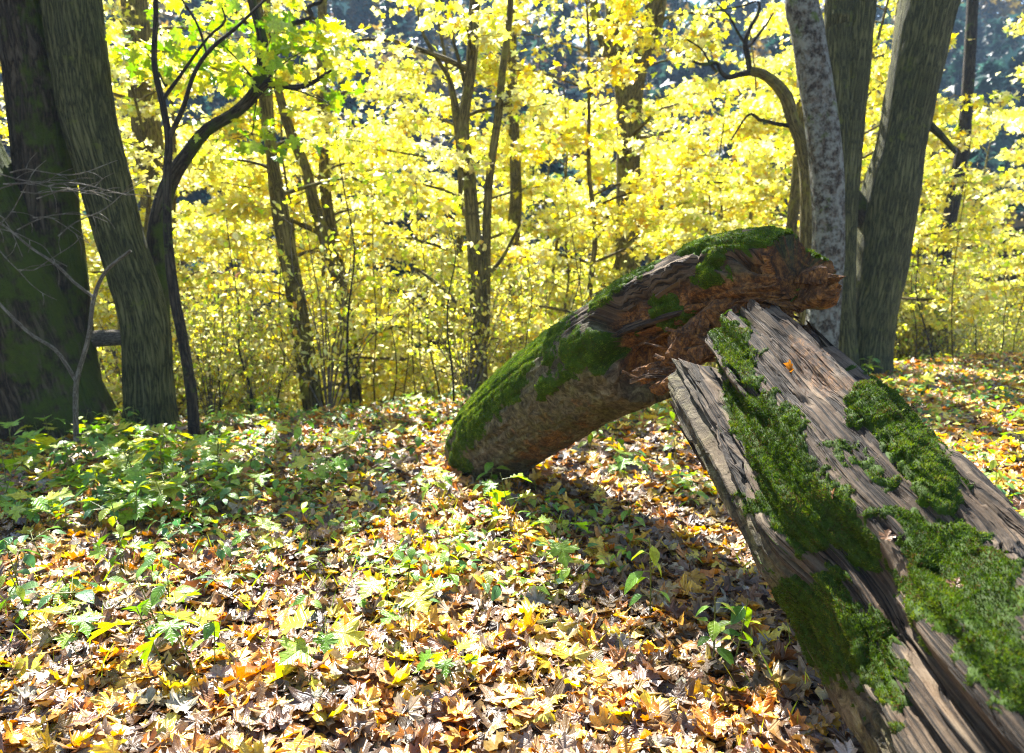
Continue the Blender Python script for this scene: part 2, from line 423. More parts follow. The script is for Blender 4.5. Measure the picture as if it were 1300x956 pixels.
# ------------------------------------------------------------------ the broken fallen trunk
class Section:
    def __init__(s, pts, n, sides, rfun, nref=1.0):
        sp = spline(pts, n); s.c, s.r0 = sp[:, :3], sp[:, 3]
        s.T = nrm(np.gradient(s.c, axis=0)); s.side = nrm(np.cross(s.T, [0, 0, 1.])); s.up = np.cross(s.side, s.T)
        s.L = np.concatenate([[0], np.cumsum(np.linalg.norm(np.diff(s.c, axis=0), axis=1))])
        s.th = np.linspace(-np.pi, np.pi, sides, endpoint=False)
        U, TH = np.meshgrid(s.L, s.th, indexing='ij'); s.U, s.TH = U, TH
        r, du = rfun(U, TH, s.r0[:, None], s.L[-1])
        s.P = s.c[:, None] + r[..., None] * (s.up[:, None] * np.cos(TH)[..., None] + s.side[:, None] * np.sin(TH)[..., None]) + du[..., None] * s.T[:, None]
        s.n, s.sides = n, sides
        dU = np.gradient(s.P, axis=0); dT = (np.roll(s.P, -1, 1) - np.roll(s.P, 1, 1))
        s.N = nrm(np.cross(dT, dU))
        out = s.P - s.c[:, None]
        if np.mean(np.sum(s.N * out, -1)) < 0: s.N = -s.N
        s.px = proj(s.P)
    def ell(s, cx, cy, rx, ry, rot, nz=.55, fr=7.0, seed=0, facing=-.25):
        a = R(rot); dx, dy = s.px[..., 0] - cx, s.px[..., 1] - cy
        nz = nz * 1.6; d = np.sqrt(((dx * math.cos(a) + dy * math.sin(a)) / rx) ** 2 + ((-dx * math.sin(a) + dy * math.cos(a)) / ry) ** 2)
        v = nrm(np.array([0, 0, CAM_H]) - s.P); f = np.sum(v * s.N, -1)
        m = 1.0 - d + nz * fbm(s.P[..., 0] * fr, s.P[..., 1] * fr, s.P[..., 2] * fr, 4, seed) + .42 * fbm(s.P[..., 0] * 30, s.P[..., 1] * 30, s.P[..., 2] * 30, 3, seed + 1) - .08
        return np.where(f > facing, m, -1)
    def faces(s):
        i = np.arange(s.n - 1)[:, None] * s.sides; j = np.arange(s.sides)[None]; k = (j + 1) % s.sides
        return np.stack([i + j, i + k, i + s.sides + k, i + s.sides + j], -1).reshape(-1, 4)
    def object(s, name, parent, mask):
        V = s.P.reshape(-1, 3); U = np.stack([s.U, s.TH * .33], -1).reshape(-1, 2)
        n = len(V); V = np.vstack([V, s.P[0].mean(0) + s.T[0] * s.capin[0], s.P[-1].mean(0) - s.T[-1] * s.capin[1]])
        U = np.vstack([U, U[0], U[-1]]); mask = np.vstack([mask.reshape(-1, 3), mask[0].mean(0), mask[-1].mean(0)])
        j = np.arange(s.sides); k = (j + 1) % s.sides; b = (s.n - 1) * s.sides
        F = [s.faces(), np.stack([np.full(s.sides, n), k, j], -1), np.stack([np.full(s.sides, n + 1), b + j, b + k], -1)]
        return link(name, mesh(name, V, F, M_LOG, uv=U, mask=np.clip(mask, 0, 1)), parent)
    def moss(s, m, parent, h=.022, dens=60000, seed=0, bright=1.0, blen=(.004, .010)):
        rg = np.random.default_rng(seed)
        hn = fbm(s.P[..., 0] * 55, s.P[..., 1] * 55, s.P[..., 2] * 55, 2, seed + 50)
        off = np.where(m > 0, h * np.sqrt(np.clip(m * 2.2, 0, 1)) * (.9 + .35 * hn), -.006)
        Q = s.P + s.N * off[..., None] * 1.0 + np.array([0, 0, 1.]) * (np.clip(off, 0, 1) * .25)[..., None]
        F = s.faces(); ok = (m.reshape(-1)[F] > -.22).any(1); F = F[ok]
        if len(F) < 4: return None
        used, inv = np.unique(F, return_inverse=True); F2 = inv.reshape(-1, 4)
        V = Q.reshape(-1, 3)[used]
        mb = MB()
        pal = np.array([(.030, .060, .005), (.07, .14, .009), (.15, .25, .02), (.30, .38, .05)])
        var = fbm(V[:, 0] * 9, V[:, 1] * 9, V[:, 2] * 9, 3, seed + 9) * .5 + .5
        mb.add(V, F2, np.clip(pal[1] * (.5 + .6 * var[:, None]) * bright, 0, 1))
        # blades
        ft = F2; e1 = V[ft[:, 1]] - V[ft[:, 0]]; e2 = V[ft[:, 3]] - V[ft[:, 0]]
        cr = np.cross(e1, e2); ar = np.linalg.norm(cr, axis=1)
        mm = np.clip(m.reshape(-1)[F].mean(1) * 2 + .42, .0, 1) ** 1.5
        nb = rg.poisson(ar * dens * mm); idx = np.repeat(np.arange(len(ft)), nb); k = len(idx)
        a, b = rg.uniform(0, 1, (2, k, 1))
        base = V[ft[idx, 0]] + e1[idx] * a + e2[idx] * b
        nn = s.N.reshape(-1, 3)[F[idx, 0]]
        cl = fbm(base[:, 0] * 45, base[:, 1] * 45, base[:, 2] * 45, 2, seed + 3)
        d = nrm(nn * .8 + np.array([0, 0, .35]) + rg.normal(size=(k, 3)) * .55)
        ln = rg.uniform(*blen, (k, 1)) * (1 + .35 * np.clip(cl, -.5, 1))[:, None]
        sd = nrm(np.cross(d, rg.normal(size=(k, 3)))) * rg.uniform(.0012, .0022, (k, 1))
        BV = np.stack([base - sd - nn * .002, base + sd - nn * .002, base + d * ln], 1).reshape(-1, 3)
        tone = np.clip(.42 + .55 * cl + .6 * (fbm(base[:, 0] * 6, base[:, 1] * 6, base[:, 2] * 6, 3, seed + 77)) + .18 * rg.normal(size=k), 0, .999) * 3  # low clumps darkened for recess shade, high ones lightened as lit tips
        i0 = tone.astype(int); fr = (tone - i0)[:, None]
        C = (pal[i0] * (1 - fr) + pal[i0 + 1] * fr) * bright
        dead = rg.uniform(size=k) < .06 + .25 * sstep(.1, .5, fbm(base[:, 0] * 14, base[:, 1] * 14, base[:, 2] * 14, 2, seed + 5)); C[dead] = np.array([.11, .075, .03])
        mb.add(BV, np.arange(3 * k).reshape(-1, 3), np.clip(np.repeat(C, 3, 0), 0, .9))
        o = link('moss_patch', mb.mesh('moss_patch', M_MOSS, uv=False), parent); o['kind'] = 'stuff'
        return o

def ang(t, a): return np.abs((t - a + np.pi) % (2 * np.pi) - np.pi)
def r_upper(U, TH, r0, L):
    c, s_ = np.cos(TH), np.sin(TH)
    r = r0 * (1 + .07 * fbm(c * 1.6, s_ * 1.6, U * 1.6, 3, 11))
    ub = 2.54 + .10 * fbm(c * 3, s_ * 3, 0.3, 3, 12) - .16 * sstep(.3, 1.6, TH) + .10 * np.sin(TH * 9) * .3   # where the lower half breaks off
    k = sstep(0, .05, U - ub)
    wob = fbm(c * 4, s_ * 4, U * 5, 4, 13)
    p1 = (.125 + .05 * wob) / np.maximum(np.cos(ang(TH, R(108))), .05)
    p2 = (.055 + .05 * wob - .03 * sstep(.2, .7, U - ub)) / np.maximum(np.cos(ang(TH, R(172))), .05)
    p3 = (.105 + .05 * wob) / np.maximum(np.cos(ang(TH, R(140))), .05)
    cut = np.minimum(np.minimum(p1, p2), p3)
    rc = np.minimum(r, np.maximum(cut, .025))
    r = r * (1 - k) + rc * k
    iscut = k * (cut < r0 * .97)
    # top flank of bare fibrous wood, coarse bark underneath
    up = sstep(R(75), R(35), ang(TH, R(10)))
    gr = fbm(U * .30 + 7, TH * 9, 0.2, 3, 14); gr2 = fbm(U * .7, TH * 34, 1.2, 3, 15)
    crk = sstep(.10, .0, np.abs(fbm(U * .35, TH * 12, 3.3, 2, 24))); r = r - .016 * crk * up * (1 - iscut)
    r = r + (.030 * gr + .020 * gr2) * (.35 + .65 * up) * (1 - .7 * iscut)
    chunk = 1 - 2.4 * np.abs(fbm(U * 9, TH * 6.0, .7, 4, 16)); r = r + .014 * chunk * (1 - up) * (1 - iscut)
    r = r + .012 * fbm(U * 22, c * 9, s_ * 9, 3, 18) * (.5 + iscut)
    r = r + .035 * iscut * fbm(U * 9, c * 7, s_ * 7, 3, 19)
    # jagged free end of the slab and crumbling ground end
    e = sstep(L - .22, L, U); r = r * (1 - e * e * (.10 + .22 * np.clip(.5 + fbm(c * 2, s_ * 2, 1, 2, 21), 0, 1)))
    du = e * (.02 * fbm(c * 4, s_ * 4, 2.2, 3, 22))
    b = sstep(.10, 0, U); r = r * (1 - .22 * b); du = du + b * .05 * fbm(c * 4, s_ * 4, 5.2, 2, 23)
    return r, du
UPP = [(*at(612, 590, 5.95), .31), (*at(630, 558, 5.6), .33), (*at(668, 526, 5.2), .335), (*at(722, 487, 4.75), .335), (*at(790, 446, 4.25), .33),
       (*at(860, 413, 3.83), .325), (*at(930, 385, 3.48), .31), (*at(1012, 372, 3.14), .27)]
upper = Section(UPP, 380, 260, r_upper); upper.capin = (.02, .02)

def r_lower(U, TH, r0, L):
    c, s_ = np.cos(TH), np.sin(TH)
    r = r0 * (1 + .05 * fbm(c * 1.5, s_ * 1.5, U * 1.1, 3, 41))
    gr = fbm(U * .7 + 3, TH * 7, 0.2, 3, 44); gr2 = fbm(U * 1.8, TH * 26, 1.2, 4, 45)
    r = r + .050 * np.round(gr * 5.5) / 5.5 + .014 * gr + .014 * gr2 + .006 * fbm(U * 16, TH * 18, .3, 3, 47)
    crk = sstep(.09, .0, np.abs(fbm(U * .9, TH * 9, 3.3, 3, 54))); r = r - .042 * crk * sstep(-.2, .3, fbm(U * 1.2, TH * 2, 2.2, 2, 55) + .15)
    wob = .10 * fbm(U * 2.4, TH * .5, .4, 3, 46)
    # lengthwise recess to the right of the ridge, open towards the break
    rec = sstep(R(-64), R(-56), TH + wob) * sstep(R(-8), R(-13), TH + wob) * sstep(.95, .70, U + .10 * gr)
    r = r - .15 * rec * (1 + .5 * gr2) + .05 * sstep(R(-84), R(-78), TH + wob) * sstep(R(-60), R(-64), TH + wob) * sstep(.9, .6, U)
    r = r + .03 * sstep(R(-13), R(-9), TH + wob) * sstep(R(4), R(-1), TH + wob) * sstep(1.1, .7, U)
    # groove between the mossy plate and the plank on the left flank
    gv = sstep(R(52), R(57), TH + wob) * sstep(R(74), R(69), TH + wob) * sstep(.75, .35, U)
    r = r - .075 * gv
    # broken plate edge along the left flank, further down
    stp = sstep(R(44), R(49), TH + wob * 1.2) * sstep(R(150), R(120), TH) * sstep(.95, 1.2, U + .15 * gr)
    r = r - .070 * stp
    r = r + .05 * sstep(2.2, 3.2, U) * (1 + .8 * np.sin(TH * 3 + 1))                 # root flare outside the frame
    # spiked, hollow break
    spk = .05 * np.exp(-(ang(TH, R(20)) / .26) ** 2) - .10 * np.exp(-(ang(TH, R(58)) / .2) ** 2) + .22 * np.exp(-(ang(TH, R(-62)) / .14) ** 2) + .10 * np.exp(-(ang(TH, R(88)) / .2) ** 2) \
        - .20 * np.exp(-(ang(TH, R(-33)) / .22) ** 2) + .07 * fbm(c * 7, s_ * 7, 1.7, 3, 48) + .05 * np.abs(fbm(c * 17, s_ * 17, 4.7, 2, 49))
    e = sstep(.42, .0, U)
    du = -spk * e
    return r, du
LOW = [(*at(948, 480, 3.20), .315), (*at(985, 524, 2.95), .335), (*at(1052, 612, 2.56), .35), (*at(1132, 722, 2.2), .36),
       (*at(1232, 852, 1.88), .37), (1.20, 1.52, .40, .38), (1.26, 1.10, .20, .41), (1.30, .75, .02, .44)]
lower = Section(LOW, 430, 300, r_lower)
# hollow the broken end: rows that turn back inside the shell
def hollow(s):
    rim = s.P[0]; cen = s.c[0]; T = s.T[0]; rows = []
    rad = rim - cen; rad = rad - (rad @ T)[:, None] * T
    for f, d in ((.93, .015), (.84, .06), (.74, .16), (.60, .24), (.38, .29), (.15, .31)):
        wob = .05 * fbm(np.cos(s.th) * 5, np.sin(s.th) * 5, f * 9, 3, 61)
        along = ((rim - cen) @ T) * max(0., (f - .6) / .4)
        rows.append(cen + rad * (f + wob[:, None] * .5) + T * (along + d + wob)[:, None])
    k = len(rows); s.k = k
    s.P = np.concatenate([np.stack(rows[::-1]), s.P]); s.n += k
    s.U = np.concatenate([np.stack([s.U[0] - .03 * i for i in range(k, 0, -1)]), s.U]); s.TH = np.concatenate([np.repeat(s.TH[:1], k, 0), s.TH])
    dU = np.gradient(s.P, axis=0); dT = (np.roll(s.P, -1, 1) - np.roll(s.P, 1, 1)); s.N = nrm(np.cross(dT, dU))
    cc = np.concatenate([np.repeat(s.c[:1], k, 0), s.c])
    if np.mean(np.sum(s.N[k:] * (s.P - cc[:, None])[k:], -1)) < 0: s.N = -s.N
    s.px = proj(s.P); s.T = np.concatenate([np.repeat(s.T[:1], k, 0), s.T]); s.c = cc
hollow(lower); lower.capin = (-.0, .05)

log_root = link('fallen_tree', None, loc=(0, 0, 0))
tag(log_root, 'thick rotten fallen tree trunk snapped into an arch, covered with moss', 'fallen tree')
ul = upper
MU = {k: ul.ell(*v, seed=i * 13 + 3) for i, (k, v) in enumerate(dict(
    a=(648, 474, 112, 24, -43), b=(795, 348, 76, 17, -38), c=(752, 445, 46, 26, -22, .6, 10), d=(935, 306, 92, 15, -6), e=(1032, 345, 20, 40, 10),
    f=(898, 350, 34, 22, -10, .8, 10), g=(598, 548, 20, 62, 18, .8, 9), h=(850, 392, 22, 26, -25, .8, 14), i=(705, 485, 40, 12, -40, .8, 14)).items())}
iscut_u = sstep(0.05, .12, ul.r0[:, None] * .9 - np.linalg.norm(ul.P - ul.c[:, None], axis=-1)) * (ul.U > 1.95)
mossU = np.maximum.reduce(list(MU.values()) + [np.where((ang(ul.TH, R(-60)) < R(50)), .5 * fbm(ul.P[..., 0] * 3, ul.P[..., 1] * 3, ul.P[..., 2] * 3, 3, 88) - .02, -1)])
barkU = np.clip(sstep(R(50), R(85), ang(ul.TH, R(0)) + .35 * fbm(ul.U * 3, ul.TH * 2, 0, 3, 90)), 0, 1)
rotU = np.maximum.reduce([iscut_u, .9 * sstep(ul.L[-1] - .10, ul.L[-1] - .03, ul.U), np.clip(ul.ell(852, 466, 40, 20, -5, .6, 11, 91) * 3, 0, 1), np.clip(ul.ell(700, 562, 50, 28, -30, 1.0, 14, 92) * 1.2, 0, .8)])
sec_u = ul.object('upper_section', log_root, np.stack([np.clip(mossU * 4, 0, .8), rotU, barkU], -1))
ML = {k: lower.ell(*v, seed=i * 11 + 5) for i, (k, v) in enumerate(dict(
    a=(930, 440, 50, 28, 55, .5, 10), b=(972, 552, 74, 38, 50, .7, 9), c=(1005, 640, 66, 52, 50, .6, 8), d=(1118, 522, 46, 40, 45, .5, 8), e=(1178, 600, 85, 34, 55, .6, 8),
    f=(1195, 715, 150, 62, 50, .6, 6), g=(1030, 800, 62, 110, -35, .6, 6), h=(1270, 830, 70, 60, 45, .7, 7), i=(1110, 815, 40, 60, -30, .9, 9), j=(1080, 680, 50, 24, 45, .8, 10)).items())}
mossL = np.maximum.reduce(list(ML.values()))
in_l = np.zeros_like(lower.U); in_l[:lower.k] = 1
rotL = np.maximum(in_l * .55, np.clip(lower.ell(1035, 470, 60, 26, 50, .9, 13, 71) * 1.0, 0, .35))
barkL = np.clip(sstep(R(75), R(115), ang(lower.TH, 0) + .3 * fbm(lower.U * 2, lower.TH * 2, 0, 3, 93)), 0, 1)
sec_l = lower.object('lower_section', log_root, np.stack([np.clip(mossL * 4, 0, .8), rotL, barkL], -1))
for i, (k, m) in enumerate(MU.items()): ul.moss(m, sec_u, .014, 95000, 200 + i, 1.0)
for i, (k, m) in enumerate(ML.items()): lower.moss(m, sec_l, .010 if k not in 'de' else .026, 110000, 300 + i, .72)

def shard(p0, p1, wid, thk, seed, rot=.0, face=(0, -1, .3), name='splinter'):
    rg = np.random.default_rng(seed); p0, p1 = np.asarray(p0), np.asarray(p1); n, k = 14, 7
    t = np.linspace(0, 1, n)[:, None]; ax = p1 - p0; T = nrm(ax); B = nrm(np.cross(T, face)); A = np.cross(B, T)
    s = np.linspace(-.5, .5, k)[None]
    tip = 1 - .45 * np.abs(rg.uniform(-1, 1, k))[None] * (t > .01) - .25 * np.abs(s) * 2
    tt = t * tip
    w_ = wid * (1 - .25 * tt + .12 * fbm(tt * 5, s * 2, seed, 2, seed)) ; bow = .12 * wid * np.sin(tt * 3) 
    top = p0 + ax * tt[..., None] + B * (s * w_)[..., None] + A * (thk * (.5 + .5 * fbm(tt * 3, s * 9, seed * 1.3, 3, seed)) + bow)[..., None]
    bot = p0 + ax * tt[..., None] + B * (s * w_ * .96)[..., None] - A * (thk * (.5 + .4 * fbm(tt * 3, s * 8, seed * 2.3, 3, seed + 5)) - bow)[..., None]
    V = np.concatenate([top.reshape(-1, 3), bot.reshape(-1, 3)]); F = []
    q = lambda i, j, o: o + i * k + j
    o2 = n * k
    for i in range(n - 1):
        for j in range(k - 1):
            F.append((q(i, j, 0), q(i, j + 1, 0), q(i + 1, j + 1, 0), q(i + 1, j, 0)))
            F.append((q(i, j, o2), q(i + 1, j, o2), q(i + 1, j + 1, o2), q(i, j + 1, o2)))
        F.append((q(i, 0, 0), q(i + 1, 0, 0), q(i + 1, 0, o2), q(i, 0, o2)))
        F.append((q(i, k - 1, 0), q(i, k - 1, o2), q(i + 1, k - 1, o2), q(i + 1, k - 1, 0)))
    for j in range(k - 1):
        F.append((q(0, j, 0), q(0, j, o2), q(0, j + 1, o2), q(0, j + 1, 0)))
        F.append((q(n - 1, j, 0), q(n - 1, j + 1, 0), q(n - 1, j + 1, o2), q(n - 1, j, o2)))
    U = np.concatenate([np.stack(np.broadcast_arrays(tt * np.linalg.norm(ax) + seed, s * wid), -1).reshape(-1, 2)] * 2)
    return link(name, mesh(name, V, np.array(F), M_LOG, uv=U, mask=np.tile([0, rot, 0], (len(V), 1)), smooth=False), sec_l if name == 'splinter' else sec_u)
SH = [  # start px, end px, distance at each, width, thickness, rot
    ((905, 590, 3.02), (846, 503, 3.24), .075, .022, .1), ((930, 640, 2.92), (868, 512, 3.20), .060, .02, .15), ((958, 690, 2.80), (888, 560, 3.08), .05, .02, .45),
    ((1000, 480, 3.12), (946, 408, 3.28), .05, .022, .0), ((1062, 548, 2.92), (985, 458, 3.13), .045, .02, .0), ((1092, 488, 3.06), (1006, 394, 3.32), .055, .022, .0),
    ((1060, 475, 3.18), (1018, 405, 3.40), .07, .02, .3), ((1040, 520, 3.10), (995, 430, 3.30), .06, .02, .35), ((1005, 470, 3.2), (975, 415, 3.38), .05, .02, .4),
    ((965, 520, 3.06), (905, 452, 3.22), .06, .02, .1), ((930, 540, 3.08), (880, 470, 3.24), .05, .018, .2), ((1050, 590, 2.80), (1000, 520, 2.98), .03, .015, .0),
    ((1120, 620, 2.6), (1070, 560, 2.78), .035, .015, .0), ((1095, 560, 2.84), (1050, 500, 3.0), .05, .016, .1)]
for i, (a, b, wd, tk, ro) in enumerate(SH): shard(at(*a), at(*b), wd, tk, 500 + i, ro, nrm(np.array([-.45, -.75, .6])))
for i, (a, b, wd, tk) in enumerate([((690, 452, 4.52), (800, 372, 3.98), .05, .014), ((740, 425, 4.24), (850, 352, 3.72), .06, .014), ((760, 440, 4.1), (872, 375, 3.6), .05, .016), ((800, 390, 3.92), (885, 335, 3.55), .06, .016),
                                    ((790, 420, 3.95), (880, 392, 3.5), .055, .016), ((835, 372, 3.7), (905, 330, 3.42), .06, .018), ((710, 470, 4.45), (770, 440, 4.1), .05, .013)]):
    shard(at(*a), at(*b), wd, tk, 540 + i, .05, nrm(np.array([-.6, -.5, .62])), 'fibre_strip')
rgf = np.random.default_rng(44)
for i in range(46):                                       # torn fibres round the break
    px = rgf.uniform(815, 1010); py = (470 - (px - 815) * .42) + rgf.normal(0, 12) + 8; d = 3.62 - (px - 815) * .0026 - .05
    p = at(px, py, d); ax = nrm(np.array([.45, -.62, rgf.uniform(-.25, .35)]) + rgf.normal(size=3) * .16) * rgf.uniform(.08, .22)
    shard(p - ax * .6, p + ax * .6, rgf.uniform(.012, .032), rgf.uniform(.005, .012), 800 + i, float(rgf.choice([.95, .7, .2])), nrm(np.array([-.5, -.7, .4]) + rgf.normal(size=3) * .3), 'torn_fibre')
def lump(p, r, seed, mask, name):
    rg = np.random.default_rng(seed); n, m = 12, 16; a = np.linspace(0.01, np.pi - .01, n)[:, None]; b = np.linspace(0, 2 * np.pi, m, endpoint=False)[None]
    D = np.stack(np.broadcast_arrays(np.sin(a) * np.cos(b), np.sin(a) * np.sin(b), np.cos(a)), -1)
    rr = np.full(D.shape[:2], 1.25)
    for k in range(11):                                  # cut to an angular, split block
        nn = nrm(rg.normal(size=3)); q = D @ nn; rr = np.minimum(rr, np.where(q > .05, rg.uniform(.5, .95) / np.maximum(q, .05), 9))
    rr = r * rr * (1 + .22 * fbm(D[..., 0] * 5, D[..., 1] * 5, D[..., 2] * 5 + seed, 3, seed))
    ax = nrm(np.array([.5, -.6, .35]) + rg.normal(size=3) * .2); Q = D * rr[..., None]
    Q = Q + ax * (Q @ ax)[..., None] * rg.uniform(.4, 1.1)
    V = (p + Q).reshape(-1, 3)
    i = np.arange(n - 1)[:, None] * m; j = np.arange(m)[None]; k = (j + 1) % m
    F = np.stack([i + j, i + m + j, i + m + k, i + k], -1).reshape(-1, 4)
    return link(name, mesh(name, V, F, M_LOG, uv=V[:, :2], mask=np.tile(mask, (len(V), 1)), smooth=False), sec_u)
for i, (px, py, d, r) in enumerate([(828, 470, 3.62, .06), (858, 452, 3.50, .055), (872, 478, 3.42, .06), (845, 488, 3.5, .05), (885, 450, 3.38, .05), (892, 500, 3.3, .045), (862, 430, 3.5, .05),
                                    (905, 405, 3.42, .07), (940, 398, 3.36, .07), (880, 415, 3.48, .06), (1036, 364, 3.13, .055), (1050, 372, 3.10, .045), (1022, 374, 3.16, .06), (1046, 356, 3.12, .045), (1030, 350, 3.12, .05)]):
    lump(at(px, py, d), r, 560 + i, [0, 1 if i < 7 else .8, 0], 'rotten_wood_chunk')

# ------------------------------------------------------------------ trees
def crown_leaves(mb, base_pts, dirs, per, size, pal, wts, tm, rg, spread=.10, flat=.55):
    """leaves along twigs: base_pts (n,2,3) twig ends"""
    n = len(base_pts); t = rg.uniform(.1, 1.05, (n, per, 1))
    P = base_pts[:, None, 0] * (1 - t) + base_pts[:, None, 1] * t + rg.normal(size=(n, per, 3)) * np.array([spread, spread, spread * .55])
    P = P.reshape(-1, 3); k = len(P)
    yaw = rg.uniform(0, 2 * np.pi, k); pit = rg.normal(-.45, flat, k); rol = rg.normal(0, flat, k)
    tint = np.repeat(rg.normal(size=(n, 1)), per, 0)
    C = np.clip(pick(pal, wts, k, rg) * (1 + .07 * tint), .01, .92)
    scatter(mb, tm, P, rotmats(yaw, pit, rol), size * rg.uniform(.65, 1.25, k), C, .08, rg)
def branches(trunk, h0, h1, n, L, rg, up=.38, twigs=9, az0=None, rscale=1.0, min_len=.25):
    """limbs off a trunk polyline -> list of (pts,rad), twig segments"""
    z = trunk[:, 2]; limbs, tw = [], []
    for i in range(n):
        h = z[0] + h0 + (h1 - h0) * (i + rg.uniform(0, 1)) / n
        j = int(np.argmin(np.abs(z - h))); p0 = trunk[j, :3]
        az = rg.uniform(0, 2 * np.pi) if az0 is None else az0 + rg.normal(0, .9)
        l = L * (1 - .55 * (i / n)) * rg.uniform(.6, 1.15)
        d = np.array([math.cos(az), math.sin(az), 0]); t = np.linspace(0, 1, 6)[:, None]
        pts = p0 + d * l * t + np.array([0, 0, 1]) * l * (up * 1.25 * t - up * .9 * t ** 2) + rg.normal(size=(6, 3)) * .035 * l * t
        r0 = min(.022 * l, trunk[j, 3] * .6) * rscale
        limbs.append((pts, r0 * np.linspace(1, .22, 6)))
        for q in range(twigs):
            tt = rg.uniform(.22, 1); k = tt * 5; a = int(min(k, 4)); s0 = pts[a] + (pts[a + 1] - pts[a]) * (k - a)
            az2 = az + rg.choice([-1, 1]) * rg.uniform(.25, 1.25); tl = min_len + .42 * l * (1.1 - tt) * rg.uniform(.6, 1.2)
            tw.append((s0, s0 + np.array([math.cos(az2), math.sin(az2), rg.uniform(-.22, .28)]) * tl))
    return limbs, np.array(tw)
TM1 = [maple(1, .2, .2, 0, s) for s in range(4)]
TM0 = [maple(0, .25, .25, 0, s) for s in range(3)]
TM2 = [maple(2, f, b, c_, s) for s, (f, b, c_) in enumerate([(.15, .2, 0), (.35, .1, 0), (.05, .5, .3), (-.2, .3, .2), (.3, -.4, .3), (.1, .7, -.4)])]
OV = [oval(.30, .25, .35, 0), oval(.27, .35, .15, 1), oval(.33, .15, .5, 2)]
OVD = [oval(.32, .6, -.3, 0), oval(.28, -.5, .5, 1), oval(.36, .3, .7, 2), oval(.25, .9, .2, 3)]

def twig_mesh(mb, tw, r, C=None):
    for a, b in tw:
        m_ = (a + b) / 2 + rng.normal(size=3) * .04 * np.linalg.norm(b - a)
        mb.add(*tube([a, m_, b], [r, r * .7, r * .35], 3, 3, cap=False))

def make_understory(idx, H, n_limb, L, pal, wts, seed, label, leaf=.104, per=19, twigs=9, h0=.9, bend=.4, mat=None):
    rg = np.random.default_rng(seed)
    k = 8; z = np.linspace(0, H, k); off = np.cumsum(rg.normal(size=(k, 2)) * bend * .22, 0); off -= off[0]
    r = np.linspace(.065 * H / 7, .012, k) * rg.uniform(.8, 1.3)
    root = link('understory_maple', None); tag(root, label, 'tree', 'yellow understory trees on the slope')
    V, F, C, U = tube(np.column_stack([off, z]) + [0, 0, -.2], r, 26, 8, .12, seed)
    link('trunk', mesh('trunk', V, F, mat or M_BARK_OLIVE, uv=U), root)
    tr = spline(np.column_stack([off, z, r]), 40)
    limbs, tw = branches(tr, h0, H * .98, n_limb, L, rg, twigs=twigs)
    mb = MB()
    for p, rr in limbs: mb.add(*tube(p, rr, 7, 5, cap=False))
    twig_mesh(mb, tw, .006)
    o = link('branchwork', mb.mesh('branchwork', mat or M_BARK_OLIVE), root); o['kind'] = 'stuff'
    lb = MB(); crown_leaves(lb, tw, None, per, leaf, pal, wts, TM1, rg)
    o = link('crown', lb.mesh('crown', M_LEAF), root); o['kind'] = 'stuff'
    return root
YW1, YW2, YW3 = [5, 3.2, 1.6, 1.6, .2], [4, 5, .8, 1.2, .1], [4, 2, 3, .8, .7]
protos = [
    make_understory(0, 7.5, 24, 2.5, YEL, YW1, 101, 'slender bright yellow maple'),
    make_understory(1, 6.0, 22, 2.2, YEL, YW2, 102, 'small pale lemon maple'),
    make_understory(2, 9.0, 28, 2.8, YEL, YW1, 103, 'tall golden yellow maple'),
    make_understory(3, 6.5, 22, 2.4, YEL, YW3, 104, 'deep gold and amber maple'),
    make_understory(4, 4.2, 18, 1.7, YEL, YW2, 105, 'low bushy pale maple', leaf=.092, h0=.4)]
spots = []
rg = np.random.default_rng(41)
def far_enough(x, y, d): return all((x - a) ** 2 + (y - b) ** 2 > d * d for a, b in spots)
bands = [(10.8, 13.5, 9, 1.9), (13.5, 17.5, 11, 2.2), (17.5, 23, 13, 2.6), (23, 31, 13, 3.0)]
placed = [0] * 5
for y0, y1, n, dmin in bands:
    k = tries = 0
    while k < n and tries < 800:
        tries += 1
        y = rg.uniform(y0, y1); x = rg.uniform(-.78 * y - 1, .78 * y + 1)
        if y < crest(x) + 1.0 or not far_enough(x, y, dmin): continue
        pxx = 650 + x / y * FPX
        if y < 21 and pxx > 1130: continue
        spots.append((x, y)); k += 1
        i = int(rg.choice([0, 1, 2, 3, 4], p=[.26, .2, .26, .16, .12])) if y > 13 else int(rg.choice([1, 3, 4]))
        p = protos[i]; loc = (x, y, float(g(x, y)) - .02); rt = (rg.normal(0, .04), rg.normal(0, .04), rg.uniform(0, 6.28)); s_ = rg.uniform(.85, 1.2)
        if placed[i] == 0: p.location, p.rotation_euler, p.scale = loc, rt, (s_,) * 3
        else: copy_thing(p, loc, rt, s_)
        placed[i] += 1
for k in range(16):
    for _ in range(200):
        y = rg.uniform(13, 25); x = rg.uniform(-.75 * y, .8 * y)
        if y > crest(x) + 2.5 and far_enough(x, y, 1.5) and not (x / y > .5 and y < 21): break
    spots.append((x, y)); i = int(rg.choice([0, 2])); copy_thing(protos[i], (x, y, float(g(x, y)) - .02), (rg.normal(0, .04), rg.normal(0, .04), rg.uniform(0, 6.28)), rg.uniform(1.25, 1.6))
sect = [(-.42, 'behind the mossy twin trunks'), (-.22, 'behind the slim leaning trunks'), (-.02, 'behind the grey twin stem'), (.2, 'behind the hump of the fallen tree'), (.42, 'behind the pale lichen trunk'), (9, 'behind the thick bent trunk')]
def behind(o, kinds):
    q = o.location.x / o.location.y; ph = next(t for a, t in sect if q < a); near = 'just below the crest' if o.location.y < 16 else 'farther down the slope'
    o['label'] = kinds + ' ' + ph + ', ' + near
for o in [o for o in col.objects if o.name.startswith('understory_maple')]:
    behind(o, o['label'])
print('understory', placed)

